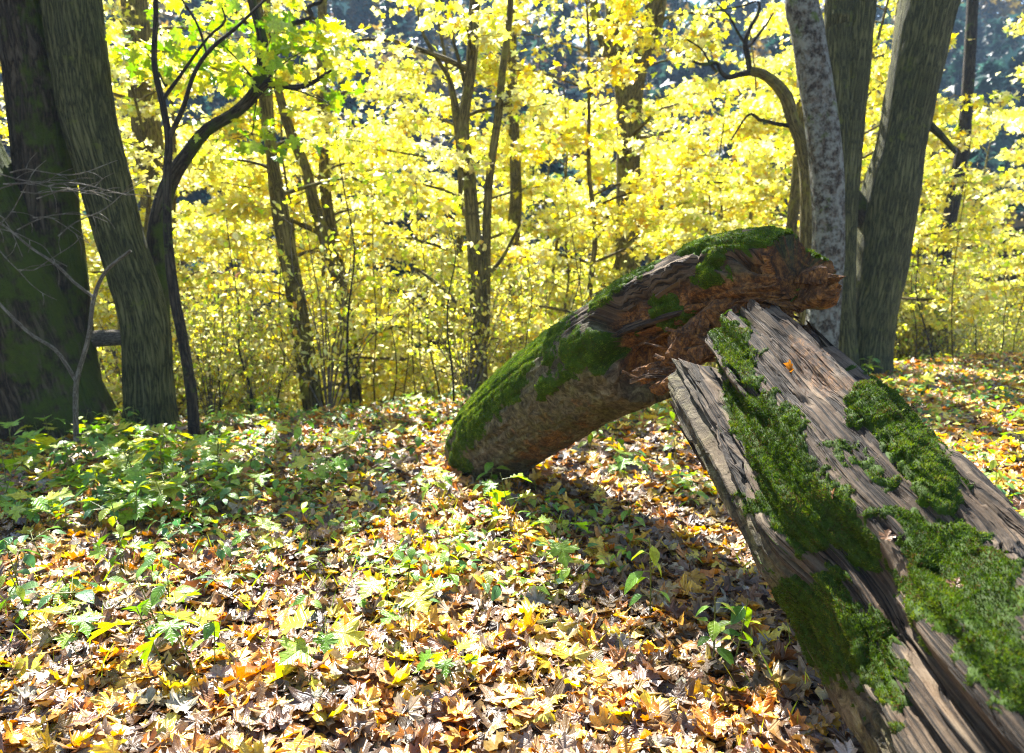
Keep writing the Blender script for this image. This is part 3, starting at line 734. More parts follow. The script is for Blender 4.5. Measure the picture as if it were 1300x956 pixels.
def px_spine(pts, Y, root_flare=1.0, dz=.0):
    """[(px,py,width px[,distance])] from the ground up -> world points + radii; the first point is put on the ground"""
    P, r = [], []
    for i, q in enumerate(pts):
        d = q[3] if len(q) > 3 else Y
        P.append(at(q[0], q[1], d)); r.append(q[2] / 2 * d / FPX)
    return np.array(P), np.array(r)
def big_tree(name, label, Y, pts, mat, extend=0, sides=40, ridge=.0, flare=1.25, limbs=(), crown=None, seed=0, cat='tree', group=None, step=.09, stems=(), snap=True, leafmat=None):
    P, r = px_spine(pts, Y)
    if snap:
        b = P[0].copy(); b[2] = float(g(b[0], b[1])) - .12
        if P[0][2] - b[2] > .3:
            P = np.vstack([b, P]); r = np.concatenate([[r[0] * flare * 1.05], r])
        else: P[0] = b; r[0] *= flare
        P = np.insert(P, 1, P[0] * .65 + P[1] * .35, 0); r = np.insert(r, 1, r[0] * .35 / flare + r[1] * .35 + r[0] * .28)
    if extend:
        d = nrm(P[-1] - P[-2]); d = nrm(d + [0, 0, .8])
        for k in range(1, 4): P = np.vstack([P, P[-1] + d * extend / 3 + np.array([.1 * math.sin(seed + k), .1 * math.cos(seed * 2 + k), 0])]); r = np.append(r, r[-1] * .72)
    base = P[0].copy(); root = link(name, None, loc=base); tag(root, label, cat, group)
    loc = P - base
    V, F, C, U = tube(loc, r, None, sides, .07, seed, step=step, ridge=ridge)
    link('trunk', mesh('trunk', V, F, mat, uv=U), root)
    for st in stems:                                     # further stems of the same tree, given in pixels
        sp, sr = px_spine(st['pts'], st.get('Y', Y))
        if st.get('ext'):
            d = nrm(nrm(sp[-1] - sp[-2]) + [0, 0, .5])
            sp = np.vstack([sp, sp[-1] + d * st['ext']]); sr = np.append(sr, sr[-1] * .5)
        V, F, C, U = tube(sp - base, sr, None, st.get('sides', 16), .08, seed + 5, step=st.get('step', .08), ridge=st.get('ridge', 0))
        link(st.get('name', 'stem'), mesh('stem', V, F, st.get('mat', mat), uv=U), root)
    if crown:
        rg = np.random.default_rng(seed + 900)
        tr = spline(np.column_stack([loc, r]), 60)
        lb, tw = branches(tr, crown['h0'], crown['h1'], crown['n'], crown['L'], rg, twigs=crown.get('twigs', 8), az0=crown.get('az'))
        mb = MB()
        for p, rr in lb: mb.add(*tube(p, rr, 7, 6, cap=False))
        twig_mesh(mb, tw, .006)
        o = link('branchwork', mb.mesh('branchwork', mat), root); o['kind'] = 'stuff'
        cb = MB(); crown_leaves(cb, tw, None, crown.get('per', 12), crown.get('leaf', .105), crown.get('pal', YEL), crown.get('w', YW1), TM1 if crown.get('hi') else TM0, rg)
        o = link('crown', cb.mesh('crown', leafmat or M_LEAF), root); o['kind'] = 'stuff'
    return root
GRN = [(.30, .44, .04), (.46, .56, .05), (.20, .34, .03), (.70, .64, .07), (.12, .24, .03)]
GW = [4, 4, 2, 3, 1]
# left group
big_tree('twin_stemmed_oak', 'massive dark mossy tree with two leaning trunks and flared base', 7.6,
         [(74, 548, 110), (82, 500, 84), (80, 430, 66), (68, 330, 66), (57, 220, 62), (43, 100, 58), (25, -10, 54)], M_BARK_MOSSY, 8, 72, .028, 1.35, seed=1,
         crown=dict(h0=7, h1=13, n=8, L=3.0, per=10), stems=[dict(name='trunk', pts=[(66, 548, 150, 7.4), (48, 500, 140, 7.35), (14, 400, 132, 7.3), (-22, 300, 122, 7.3), (-62, 200, 110, 7.3), (-125, 40, 96, 7.3), (-160, -60, 92, 7.3)], ext=5, sides=72, ridge=.028)])
big_tree('lime_tree', 'straight leaning tree with furrowed green grey bark beside the mossy twin trunk', 7.55,
         [(192, 548, 64), (191, 505, 58), (183, 410, 55), (166, 345, 53), (152, 300, 52), (131, 220, 56), (112, 150, 60), (101, 75, 62), (90, -10, 63)], M_BARK_GREEN, 8, 72, .016, 1.55, seed=2, crown=dict(h0=7, h1=13, n=8, L=3.0, per=10))
big_tree('background_tree', 'yellowish trunk half hidden behind the green grey leaning tree', 12.5,
         [(216, 420, 40), (206, 330, 38), (196, 240, 36), (182, 130, 33), (172, 20, 30), (168, -20, 28)], M_BARK_OLIVE, 5, 20, 0, 1.2, seed=3, crown=dict(h0=6, h1=10, n=10, L=2.5, per=10))
big_tree('crooked_maple', 'crooked moss covered maple with kinked trunk and fresh green leaves', 7.9,
         [(204, 545, 26), (204, 470, 24), (203, 400, 24), (200, 330, 24), (201, 285, 22), (214, 235, 19), (238, 196, 16), (262, 166, 14), (300, 142, 13), (326, 112, 14), (334, 60, 12), (322, 10, 10), (310, -30, 9)],
         M_BARK_MOSSY, 2, 24, .004, 1.2, seed=4, step=.04,
         stems=[dict(name='branch', pts=[(326, 116, 13), (345, 104, 9), (372, 111, 7), (398, 104, 6), (421, 89, 3)], mat=M_BARK_DARK, step=.03, sides=8),
                dict(name='branch', pts=[(330, 100, 9), (342, 78, 8), (352, 66, 6), (340, 92, 3)][:3], mat=M_BARK_DARK, step=.03, sides=8),
                dict(name='branch', pts=[(350, 35, 3), (372, 30, 6), (395, 22, 6), (392, 8, 5), (408, 2, 4), (405, -15, 3)][::-1], mat=M_BARK_DARK, step=.03, sides=6)])
big_tree('forked_sapling', 'slender dark sapling forking into a narrow bare V', 7.0,
         [(246, 545, 15), (243, 500, 14), (232, 430, 13), (222, 380, 13), (214, 310, 11), (212, 230, 10), (214, 178, 9), (206, 130, 8), (196, 80, 7), (198, 20, 6), (196, -20, 5)], M_BARK_DARK, 1.2, 10, 0, 1.1, seed=5, step=.05,
         stems=[dict(name='branch', pts=[(214, 176, 7), (232, 138, 6), (248, 90, 5), (270, 60, 5), (300, 35, 4), (340, -4, 3)], step=.05, sides=7),
                dict(name='branch', pts=[(207, 126, 5), (226, 100, 4), (262, 50, 3), (285, 28, 3), (282, 10, 2)], step=.05, sides=6),
                dict(name='branch', pts=[(262, 66, 3), (250, 30, 3), (225, -10, 2)], step=.05, sides=6)])
# middle distance
big_tree('slender_maple', 'slim leaning olive trunk with slight bend rising from the crest', 9.3,
         [(408, 535, 17), (398, 480, 16), (384, 400, 15), (371, 330, 14), (356, 250, 13), (344, 190, 13), (336, 130, 13), (330, 40, 11), (326, -20, 10)], M_BARK_OLIVE, 3, 16, .003, 1.2, seed=6, crown=dict(h0=2.6, h1=6.5, n=10, L=1.6, per=12, hi=1, w=[3, 2, 1, 4, 0]))
big_tree('slender_maple', 'straight olive trunk standing just behind the slim leaning one', 10.2,
         [(392, 520, 15), (380, 440, 14), (366, 350, 14), (352, 270, 14), (346, 210, 14), (340, 120, 12), (338, -20, 10)], M_BARK_OLIVE, 3, 14, 0, 1.2, seed=7)
big_tree('slender_maple', 'olive trunk bending left above the valley', 13,
         [(440, 430, 17), (428, 330, 15), (414, 250, 14), (410, 170, 13), (408, 100, 12), (410, -20, 10)], M_BARK_OLIVE, 3, 14, 0, 1.2, seed=8, crown=dict(h0=4, h1=8, n=12, L=2.0, per=13, hi=1, w=YW2))
big_tree('slender_maple', 'olive trunk tilting steeply left, behind the slim leaning one', 12.2,
         [(450, 480, 17), (440, 400, 17), (425, 340, 17), (402, 270, 15), (388, 215, 13), (368, 165, 13), (352, 110, 10)], M_BARK_OLIVE, 2, 14, 0, 1.2, seed=9)
big_tree('grey_maple', 'slim grey mottled trunk with a close twin stem behind the log', 9.9,
         [(609, 505, 23), (607, 440, 21), (606, 370, 20), (601, 300, 18), (596, 230, 16), (588, 160, 14), (595, 110, 13), (600, 60, 14), (602, 10, 13), (603, -20, 13)], M_BARK_OLIVE, 6, 22, .003, 1.25, seed=10,
         crown=dict(h0=2.9, h1=10, n=12, L=1.9, per=12, hi=1, w=YW2),
         stems=[dict(name='stem', pts=[(616, 430, 11), (617, 350, 12), (618, 280, 11), (622, 220, 10), (632, 150, 10), (638, 90, 9), (646, 30, 8), (649, -20, 7)], ext=2),
                dict(name='branch', pts=[(586, 168, 7), (572, 105, 6), (555, 75, 5), (536, 40, 4), (530, 10, 2)]),
                dict(name='branch', pts=[(594, 118, 6), (578, 60, 4), (570, 30, 3), (556, -10, 2)], sides=8), dict(name='branch', pts=[(618, 352, 6), (636, 330, 5), (650, 305, 4), (660, 285, 3)], sides=8),
                dict(name='branch', pts=[(600, 405, 5), (560, 365, 5), (530, 342, 3)], sides=8)])
big_tree('forked_maple', 'olive trunk splitting into a broad fork behind the log', 13.6,
         [(800, 470, 34), (798, 400, 32), (797, 300, 30), (798, 200, 29), (799, 130, 32), (806, 100, 25), (818, 50, 20), (828, 10, 18), (834, -20, 17)], M_BARK_OLIVE, 4, 24, .003, 1.2, seed=11,
         crown=dict(h0=3.4, h1=10.5, n=15, L=2.4, per=13, hi=1),
         stems=[dict(name='stem', pts=[(797, 128, 30), (789, 95, 22), (780, 50, 20), (777, -20, 17)], ext=3, sides=16), dict(name='stem', pts=[(788, 92, 14), (770, 62, 13), (757, 25, 11), (752, -20, 10)], ext=2),
                dict(name='stem', pts=[(812, 80, 14), (828, 55, 13), (838, 18, 12), (842, -20, 11)], ext=2)])
big_tree('background_tree', 'thin brown trunk seen between the log and the twin grey stem', 15,
         [(652, 480, 18), (654, 380, 17), (652, 300, 17), (655, 240, 15), (650, 100, 12), (652, -20, 10)], M_BARK_OLIVE, 2, 12, seed=12)
# right group
big_tree('lichen_ash', 'pale trunk mottled with grey lichen rising behind the broken end of the log', 8.8,
         [(1041, 500, 44), (1042, 440, 40), (1047, 370, 39), (1052, 300, 38), (1050, 230, 38), (1042, 150, 38), (1031, 80, 38), (1022, 20, 37), (1018, -20, 36)], M_BARK_LICHEN, 8, 44, .006, 1.25, seed=13, crown=dict(h0=7, h1=13, n=8, L=2.8, per=10))
big_tree('twin_lime', 'olive tree with two close stems standing between pale and thick trunks', 10.6,
         [(1066, 505, 46), (1065, 420, 40), (1066, 330, 38), (1070, 250, 36), (1076, 180, 36), (1084, 100, 34), (1092, 20, 34), (1096, -20, 33)], M_BARK_GREEN, 7, 36, .004, 1.2, seed=14, crown=dict(h0=7, h1=12, n=7, L=2.8, per=10),
         stems=[dict(name='stem', pts=[(1071, 235, 34), (1066, 160, 34), (1064, 90, 34), (1065, 20, 34), (1066, -20, 33)], ext=6, sides=30)])
big_tree('thick_lime', 'thick olive grey trunk bending right above the orange leaves', 10.9,
         [(1096, 490, 68), (1098, 455, 62), (1105, 400, 60), (1116, 340, 62), (1124, 290, 64), (1132, 240, 66), (1142, 190, 56), (1156, 120, 57), (1168, 60, 60), (1180, 0, 64), (1184, -20, 64)], M_BARK_GREEN, 8, 72, .016, 1.45, seed=15, crown=dict(h0=7, h1=13, n=8, L=3.0, per=10),
         stems=[dict(name='branch', pts=[(1106, 290, 26), (1094, 268, 24), (1084, 252, 22), (1076, 240, 18)], mat=M_BARK_MOSSY), dict(name='branch', pts=[(1168, 150, 10), (1186, 164, 9), (1202, 180, 7), (1213, 194, 5)])])
big_tree('gnarled_tree', 'tree with twisted dark branch curling left behind the pale trunk', 10.2,
         [(1022, 500, 26), (1023, 400, 22), (1025, 300, 20), (1026, 230, 20), (1018, 182, 17), (1006, 152, 15), (998, 124, 15), (984, 106, 13), (968, 94, 11), (952, 90, 10)], M_BARK_OLIVE, 0, 20, .003, 1.2, seed=16, step=.04,
         stems=[dict(name='branch', pts=[(954, 91, 9), (938, 95, 7), (924, 98, 6), (914, 90, 5), (910, 80, 5), (892, 82, 4), (880, 78, 3)], mat=M_BARK_DARK, step=.03, sides=8),
                dict(name='branch', pts=[(952, 91, 8), (949, 70, 7), (946, 56, 6), (952, 36, 5), (962, 18, 4), (962, 2, 3), (940, 8, 2), (906, 14, 2)], mat=M_BARK_DARK, step=.03, sides=8),
                dict(name='branch', pts=[(948, 62, 5), (958, 50, 4), (972, 32, 3), (982, 16, 2)], mat=M_BARK_DARK, step=.03, sides=7),
                dict(name='branch', pts=[(946, 56, 4), (936, 40, 3), (925, 20, 2), (910, 5, 2)], mat=M_BARK_DARK, step=.03, sides=6),
                dict(name='branch', pts=[(1012, 160, 7), (990, 158, 5), (965, 152, 4), (950, 146, 3), (928, 178, 2)], mat=M_BARK_DARK, step=.03, sides=7),
                dict(name='branch', pts=[(910, 92, 4), (900, 78, 3), (890, 62, 2), (872, 50, 2)], mat=M_BARK_DARK, step=.03, sides=6)])
big_tree('background_tree', 'dark thin trunk far behind the thick bending trunk', 17,
         [(1190, 400, 18), (1202, 300, 17), (1220, 200, 16), (1228, 120, 14), (1236, -20, 12)], M_BARK_DARK, 2, 12, seed=17)
big_tree('background_tree', 'slim yellowish trunk peeping between twin stems and thick trunk', 13.5,
         [(1128, 330, 16), (1132, 200, 15), (1136, 100, 14), (1148, -20, 12)], M_BARK_OLIVE, 2, 12, seed=18)
big_tree('background_tree', 'sunlit yellow trunk peeping left of the gnarled tree', 13,
         [(1000, 400, 14), (1004, 300, 14), (1012, 220, 13), (1018, 100, 12), (1020, -20, 11)], M_BARK_OLIVE, 2, 12, seed=19)

# ------------------------------------------------------------------ fresh green maple leaves round the crooked maple, one by one
gm = bpy.data.objects['crooked_maple']
GL = []
for s in range(4):
    tv, tf, tu = TM2[s]
    for ci, c in enumerate([(.28, .46, .04), (.42, .56, .05), (.60, .62, .06), (.18, .36, .03)]):
        GL.append(mesh('leaf', tv, tf, M_GREEN, np.tile(c, (len(tv), 1)), tu))
rg = np.random.default_rng(77)
clus = [(395, 60, 60, 40, 60), (345, 45, 70, 40, 45), (300, 90, 60, 35, 50), (260, 40, 60, 40, 35), (180, 60, 45, 30, 30), (320, 170, 70, 30, 40), (415, 130, 40, 25, 18), (230, 90, 40, 30, 20)]
for cx, cy, rx, ry, n in clus:
    for i in range(n):
        p = at(cx + rg.normal(0, rx * .5), cy + rg.normal(0, ry * .5), rg.uniform(7.2, 8.6))
        o = link('leaf', GL[rg.integers(len(GL))], gm, p - np.array(gm.location), (rg.normal(-.5, .5), rg.normal(0, .5), rg.uniform(0, 6.28)), rg.uniform(.08, .17))
tb = MB()
for cx, cy, rx, ry, n in clus:
    for i in range(7):
        a = at(cx, cy, 7.9); b = at(cx + rg.normal(0, rx * .6), cy + rg.normal(0, ry * .6), rg.uniform(7.3, 8.5))
        c0 = at(330 if cx > 250 else 210, 110, 7.9); 
        if i == 0: tb.add(*tube(np.array([c0, (c0 + a) / 2 + [0, 0, .05], a]) - np.array(gm.location), [.012, .008, .005], 6, 4, cap=False))
        tb.add(*tube(np.array([a, (a + b) / 2 + rg.normal(size=3) * .03, b]) - np.array(gm.location), [.005, .004, .002], 4, 3, cap=False))
o = link('twigwork', tb.mesh('twigwork', M_BARK_DARK), gm); o['kind'] = 'stuff'

ZON = [(-4.4, 7.4, 'at the foot of the mossy twin trunks'), (1.0, 2.8, 'beside the snapped end of the fallen tree'), (-.1, 5.7, 'round the ground end of the fallen tree'), (-2.4, 8.8, 'near the slim leaning trunks'),
       (4.8, 9.5, 'near the thick bent trunk'), (.1, 3.1, 'round the short grey stick'), (-1.9, 3.6, 'on the open floor before the mossy trunks'), (2.9, 5.2, 'on the open floor past the fallen tree'), (.8, 7.8, 'behind the arch of the fallen tree')]
def zone(x, y): return min(ZON, key=lambda q: (q[0] - x) ** 2 + (q[1] - y) ** 2)[2]
# ------------------------------------------------------------------ saplings: thin upright stems
rg = np.random.default_rng(55)
sap_protos = []
for s in range(5):
    H = [2.6, 3.4, 2.0, 2.9, 1.6][s]; k = 6
    off = np.cumsum(rg.normal(size=(k, 2)) * .05, 0); off -= off[0]
    P = np.column_stack([off, np.linspace(-.05, H, k)]); r = np.linspace(.012, .004, k)
    root = link('sapling', None); tag(root, 'thin upright sapling stem with a few small yellow leaves', 'sapling', 'thin saplings along the crest')
    V, F, C, U = tube(P, r, 16, 6); link('stem', mesh('stem', V, F, M_BARK_OLIVE if s % 2 else M_BARK_DARK, uv=U), root)
    lb, tw = branches(spline(np.column_stack([P, r]), 30), .5, H, 7, .45, rg, twigs=3, min_len=.1)
    mb = MB(); [mb.add(*tube(p, np.maximum(q * .8, .002), 5, 4, cap=False)) for p, q in lb]
    o = link('branchwork', mb.mesh('branchwork', M_BARK_DARK), root); o['kind'] = 'stuff'
    cb = MB(); crown_leaves(cb, tw, None, 4, .075, YEL, [3, 3, 2, 3, .3], OV, rg, .05)
    o = link('foliage', cb.mesh('foliage', M_LEAF), root); o['kind'] = 'stuff'
    sap_protos.append(root)
used = [0] * 5
def place(protos, used, i, loc, rot, s_):
    p = protos[i]
    if used[i] == 0: p.location, p.rotation_euler, p.scale = loc, rot, (s_,) * 3; o = p
    else: o = copy_thing(p, loc, rot, s_)
    used[i] += 1; return o
for px in [252, 268, 290, 305, 322, 338, 430, 446, 462, 478, 497, 512, 528, 545, 560, 575, 590, 640, 668, 700, 745, 1140, 1165, 1190, 1215, 1245, 1270, 1290, 130, 110]:
    d = rg.uniform(8.2, 11.5) if px < 800 else rg.uniform(11, 14); x = (px - 650) / FPX * d
    o = place(sap_protos, used, int(rg.integers(5)), (x, d, float(g(x, d)) - .02), (rg.normal(0, .06), rg.normal(0, .08), rg.uniform(0, 6.28)), rg.uniform(.8, 1.35)); o['label'] = 'thin upright sapling with few small leaves ' + zone(x, d)

# ------------------------------------------------------------------ brushwood on the right and behind: leafy bushes
bush_protos = []
for s in range(3):
    rg2 = np.random.default_rng(600 + s); root = link('bush', None)
    tag(root, ['straggly bush with pale bare twigs and sparse small yellow leaves', 'low airy bush with fine stems and tiny yellow green leaves', 'twiggy bush with scattered cream yellow leaves'][s], 'bush', 'bushes below the crest')
    mb, tws = MB(), []
    for k in range(16):
        az = rg2.uniform(0, 6.28); lean = rg2.uniform(.1, .7); h = rg2.uniform(1.1, 2.3)
        t = np.linspace(0, 1, 5)[:, None]; P = np.array([math.cos(az), math.sin(az), 0]) * lean * t ** 1.4 * h + np.array([0, 0, h]) * t + rg2.normal(size=(5, 3)) * .05 * t
        mb.add(*tube(P - [0, 0, .05], [.010, .008, .006, .004, .002], 8, 4, cap=False))
        for q in range(9):
            tt = rg2.uniform(.25, 1) * 4; a = int(min(tt, 3)); p0 = P[a] + (P[a + 1] - P[a]) * (tt - a)
            e = p0 + np.array([*(rg2.normal(size=2) * .3), rg2.uniform(-.05, .35)]); tws.append((p0, e))
    twig_mesh(mb, tws, .0035)
    link('branchwork', mb.mesh('branchwork', M_TWIG if s != 1 else M_BARK_OLIVE), root)['kind'] = 'stuff'
    cb = MB(); crown_leaves(cb, np.array(tws), None, 7, .062, YEL, [3, 4, 1.5, 2.5, .2], OV, rg2, .06)
    link('foliage', cb.mesh('foliage', M_LEAF), root)['kind'] = 'stuff'
    bush_protos.append(root)
used = [0] * 3; rg = np.random.default_rng(66)
def bush_protos_kind(o): return next(i for i, p in enumerate(bush_protos) if p.children[0].data == o.children[0].data)
for i in range(66):
    for _ in range(50):
        if i > 51:
            y = rg.uniform(12.5, 20); x = y * rg.uniform(.5, .75); break
        y = rg.uniform(8.6, 20); x = rg.uniform(-.75 * y, .8 * y)
        if y > crest(x) + .3 and (x > 1.5 or rg.uniform() < .6): break
    o = place(bush_protos, used, int(rg.integers(3)), (x, y, float(g(x, y)) - .02), (0, 0, rg.uniform(0, 6.28)), rg.uniform(.75, 1.35))
    behind(o, ['straggly pale twigged bush', 'low airy green stemmed bush', 'twiggy cream leaved bush'][bush_protos_kind(o)])

# ------------------------------------------------------------------ the far wooded hillside: reads as one mass
def far_wood():
    rg = np.random.default_rng(91); mb = MB(); tw = MB()
    n = 620
    for i in range(n):
        y = rg.uniform(34, 112); x = rg.uniform(-.95 * y - 4, .95 * y + 4); z = float(g(x, y)); con = rg.uniform() < .62
        H = rg.uniform(9, 17) if con else rg.uniform(7, 12); k = 260 if y < 65 else 150
        t = rg.uniform(.08, 1, k) if con else rg.beta(3, 2, k)
        rad = (1 - t) * H * .20 + .2 if con else H * .28 * np.sqrt(np.clip(1 - ((t - .6) / .42) ** 2, .05, 1))
        a = rg.uniform(0, 2 * np.pi, k); q = rad * np.sqrt(rg.uniform(.15, 1, k))
        P = np.column_stack([x + q * np.cos(a), y + q * np.sin(a), z + t * H])
        base = pick([(.020, .052, .045), (.028, .065, .052), (.018, .04, .045)], [1, 1, 1], 1, rg) if con else pick([(.16, .11, .03), (.09, .075, .03), (.26, .19, .04), (.10, .06, .03)], [1, 1, .6, 1], 1, rg)  # conifer colours carry part of the blue distance haze
        scatter(mb, TM0, P, rotmats(a, rg.normal(-.5, .5, k), rg.normal(0, .5, k)), rg.uniform(.7, 1.4, k), np.clip(base * (1 + .25 * rg.normal(size=(k, 1))), .008, .5), .1, rg)
        tw.add(*tube([(x, y, z - .3), (x, y, z + H * .9)], [.16, .03], 2, 5, cap=False))
    o = link('far_wood', mb.mesh('far_wood', M_LEAF)); tag(o, 'dim bluish wooded hillside far across the valley', 'wood', kind='stuff')
    o = link('far_trunks', tw.mesh('far_trunks', M_BARK_DARK)); tag(o, 'dim distant tree trunks on the hillside across the valley', 'wood', kind='stuff')
far_wood()

# ------------------------------------------------------------------ leaf litter
def curl(t_, k, a, k2=0.0, seed=0):                       # roll a leaf template about an axis, crumple it a little
    V, F, UVt = t_; V = V.copy(); c0 = np.array([0, .4, 0]); V -= c0; ca, sa = math.cos(a), math.sin(a)
    x, y = V[:, 0] * ca + V[:, 1] * sa, -V[:, 0] * sa + V[:, 1] * ca; z = V[:, 2]
    x2 = np.sin(k * x) / k; z = z + (1 - np.cos(k * x)) / k * .9
    if k2: y2 = np.sin(k2 * y) / k2; z = z + (1 - np.cos(k2 * y)) / k2 * .6; y = y2
    z = z + .05 * np.random.default_rng(seed).normal(size=len(z))
    return np.stack([x2 * ca - y * sa, x2 * sa + y * ca, z], -1), F, UVt
CR = np.random.default_rng(5)
CM2 = [curl(maple(2, CR.uniform(-.1, .3), CR.uniform(0, .4), 0, 40 + i), CR.uniform(.4, 2.4), CR.uniform(0, 3.1), CR.uniform(0, 1.6), i) for i in range(12)]
CM1 = [curl(maple(1, CR.uniform(-.1, .3), CR.uniform(0, .4), 0, 60 + i), CR.uniform(.5, 3.0), CR.uniform(0, 3.1), CR.uniform(0, 2.2), i) for i in range(10)]
COV = [curl(oval(CR.uniform(.25, .42), .2, .2, i), CR.uniform(1, 5), CR.uniform(0, 3.1), CR.uniform(0, 2.5), i) for i in range(8)]
LIT = [(.15, .075, .03), (.30, .19, .09), (.60, .24, .03), (.72, .42, .04), (.78, .60, .07), (.36, .31, .24), (.10, .055, .028), (.44, .30, .14)]
def in_view(x, y, m=.6): return np.abs(x) < .70 * y + m
def gslope(x, y, e=.05): return (g(x + e, y) - g(x - e, y)) / (2 * e), (g(x, y + e) - g(x, y - e)) / (2 * e)
def litter():
    rg = np.random.default_rng(15); mb = MB()
    def lay(n, y0, y1, tm, size, lift, tilt, w_fun, edge=1.2, pw=1.0):
        y = y0 + (y1 - y0) * rg.uniform(0, 1, n) ** pw; x = rg.uniform(-1, 1, n) * (.70 * y + edge)
        k = y < crest(x) + 2.5; x, y = x[k], y[k]; n = len(x)
        z = g(x, y) + lift * rg.uniform(.1, 1, n)
        yaw = rg.uniform(0, 2 * np.pi, n); pit = rg.normal(0, tilt, n); rol = rg.normal(0, tilt, n)
        flip = rg.uniform(size=n) < .4; rol = rol + flip * np.pi
        C = np.zeros((n, 3)); right = sstep(.5, 3.5, x) + .6 * sstep(6, 9, y) + .9 * np.clip(fbm(x * 1.1, y * 1.1, 4.4, 3, 71), 0, 1)
        u = rg.uniform(size=n); sel = u < np.clip(right * .6, 0, .6)
        C[~sel] = pick(LIT, w_fun[0], (~sel).sum(), rg, .2); C[sel] = pick(LIT, w_fun[1], sel.sum(), rg, .16)
        scatter(mb, tm, np.column_stack([x, y, z]), rotmats(yaw, pit, rol), rg.uniform(*size, n), C, .12, rg)
    W = ([5, 3.2, 2.4, 1.7, .7, 1.6, 4.2, 2.4], [1.2, 1.2, 3.2, 3.6, 2.2, .6, .6, 1.2])
    W2 = ([3.2, 2.4, 3.0, 2.6, 1.6, 1.4, 2.6, 2.0], [1, 1, 3.2, 4, 2.6, .6, .5, 1])
    lay(17000, -.5, 5.0, COV, (.045, .10), .03, .30, W, 1.6)
    lay(9500, .2, 5.0, CM1, (.055, .12), .04, .28, W, 1.6)
    lay(7000, 1.2, 5.5, CM2, (.06, .125), .05, .30, W2, 1.4)
    lay(36000, 4.6, 13.5, COV, (.06, .12), .04, .30, W, 4.0, .9)
    lay(23000, 4.6, 13.5, CM1, (.08, .14), .06, .30, W2, 4.0, .9)
    o = link('leaf_litter', mb.mesh('leaf_litter', M_LITTER)); tag(o, 'deep litter of brown, orange and yellow fallen leaves on the forest floor', 'leaf litter', kind='stuff')
litter()
# the larger fallen leaves lying on top, one by one
FL = {}
for cn, c in dict(yellow=(.80, .62, .06), golden=(.74, .44, .04), orange=(.66, .25, .025), brown=(.24, .12, .05), pale=(.52, .42, .26)).items():
    FL[cn] = [mesh('fallen_leaf', tv, tf, M_LITTER, np.clip(np.array(c) * (1 + .12 * np.random.default_rng(i).normal(size=(len(tv), 1))), 0, .9), tu) for i, (tv, tf, tu) in enumerate(CM2)]
rg = np.random.default_rng(19)
for i in range(300):
    y = 2.3 + 3.4 * rg.uniform() ** 1.2; x = rg.uniform(-.70 * y, .70 * y)
    if 0.55 < x < 1.6 and y < 3.2: x -= 1.2
    cn = rg.choice(list(FL), p=[.32, .26, .2, .12, .1])
    o = link('fallen_leaf', FL[cn][rg.integers(12)], None, (x, y, float(g(x, y)) + .035), (rg.normal(0, .3) + (np.pi if rg.uniform() < .3 else 0), rg.normal(0, .3), rg.uniform(0, 6.28)), rg.uniform(.08, .14))
    tag(o, dict(yellow='bright yellow fallen maple leaf ', golden='golden fallen maple leaf ', orange='rusty orange fallen maple leaf ',
                brown='dull brown fallen maple leaf ', pale='pale buff fallen maple leaf ')[cn] + zone(x, y), 'leaf', cn + ' fallen maple leaves')

# a few leaves caught on the near half of the fallen tree
vw = np.sum(nrm(np.array([0, 0, CAM_H]) - lower.P) * lower.N, -1)
for px, py, cn, k, lab, sz in [(1008, 470, 'orange', 3, 'curled rusty leaf caught in the split top of the fallen tree', .07), (1052, 505, 'brown', 5, 'dry brown leaf stuck in the hollow between two splinters', .08),
                               (1066, 628, 'brown', 8, 'small brown curled leaf on bare wood of the fallen tree', .03), (1128, 682, 'brown', 1, 'brown leaf scrap lying on the broad moss of the fallen tree', .035), (1215, 745, 'brown', 7, 'small brown leaf lying on the lower moss of the fallen tree', .035)]:
    dd = np.hypot(lower.px[..., 0] - px, lower.px[..., 1] - py) + 99 * (vw < .1); i, j = np.unravel_index(np.argmin(dd), dd.shape)
    q = Vector(lower.N[i, j]).to_track_quat('Z', 'Y').to_euler()
    tag(link('fallen_leaf', FL[cn][k], None, lower.P[i, j] + lower.N[i, j] * .018, q, sz), lab, 'leaf', 'leaves caught on the fallen tree')

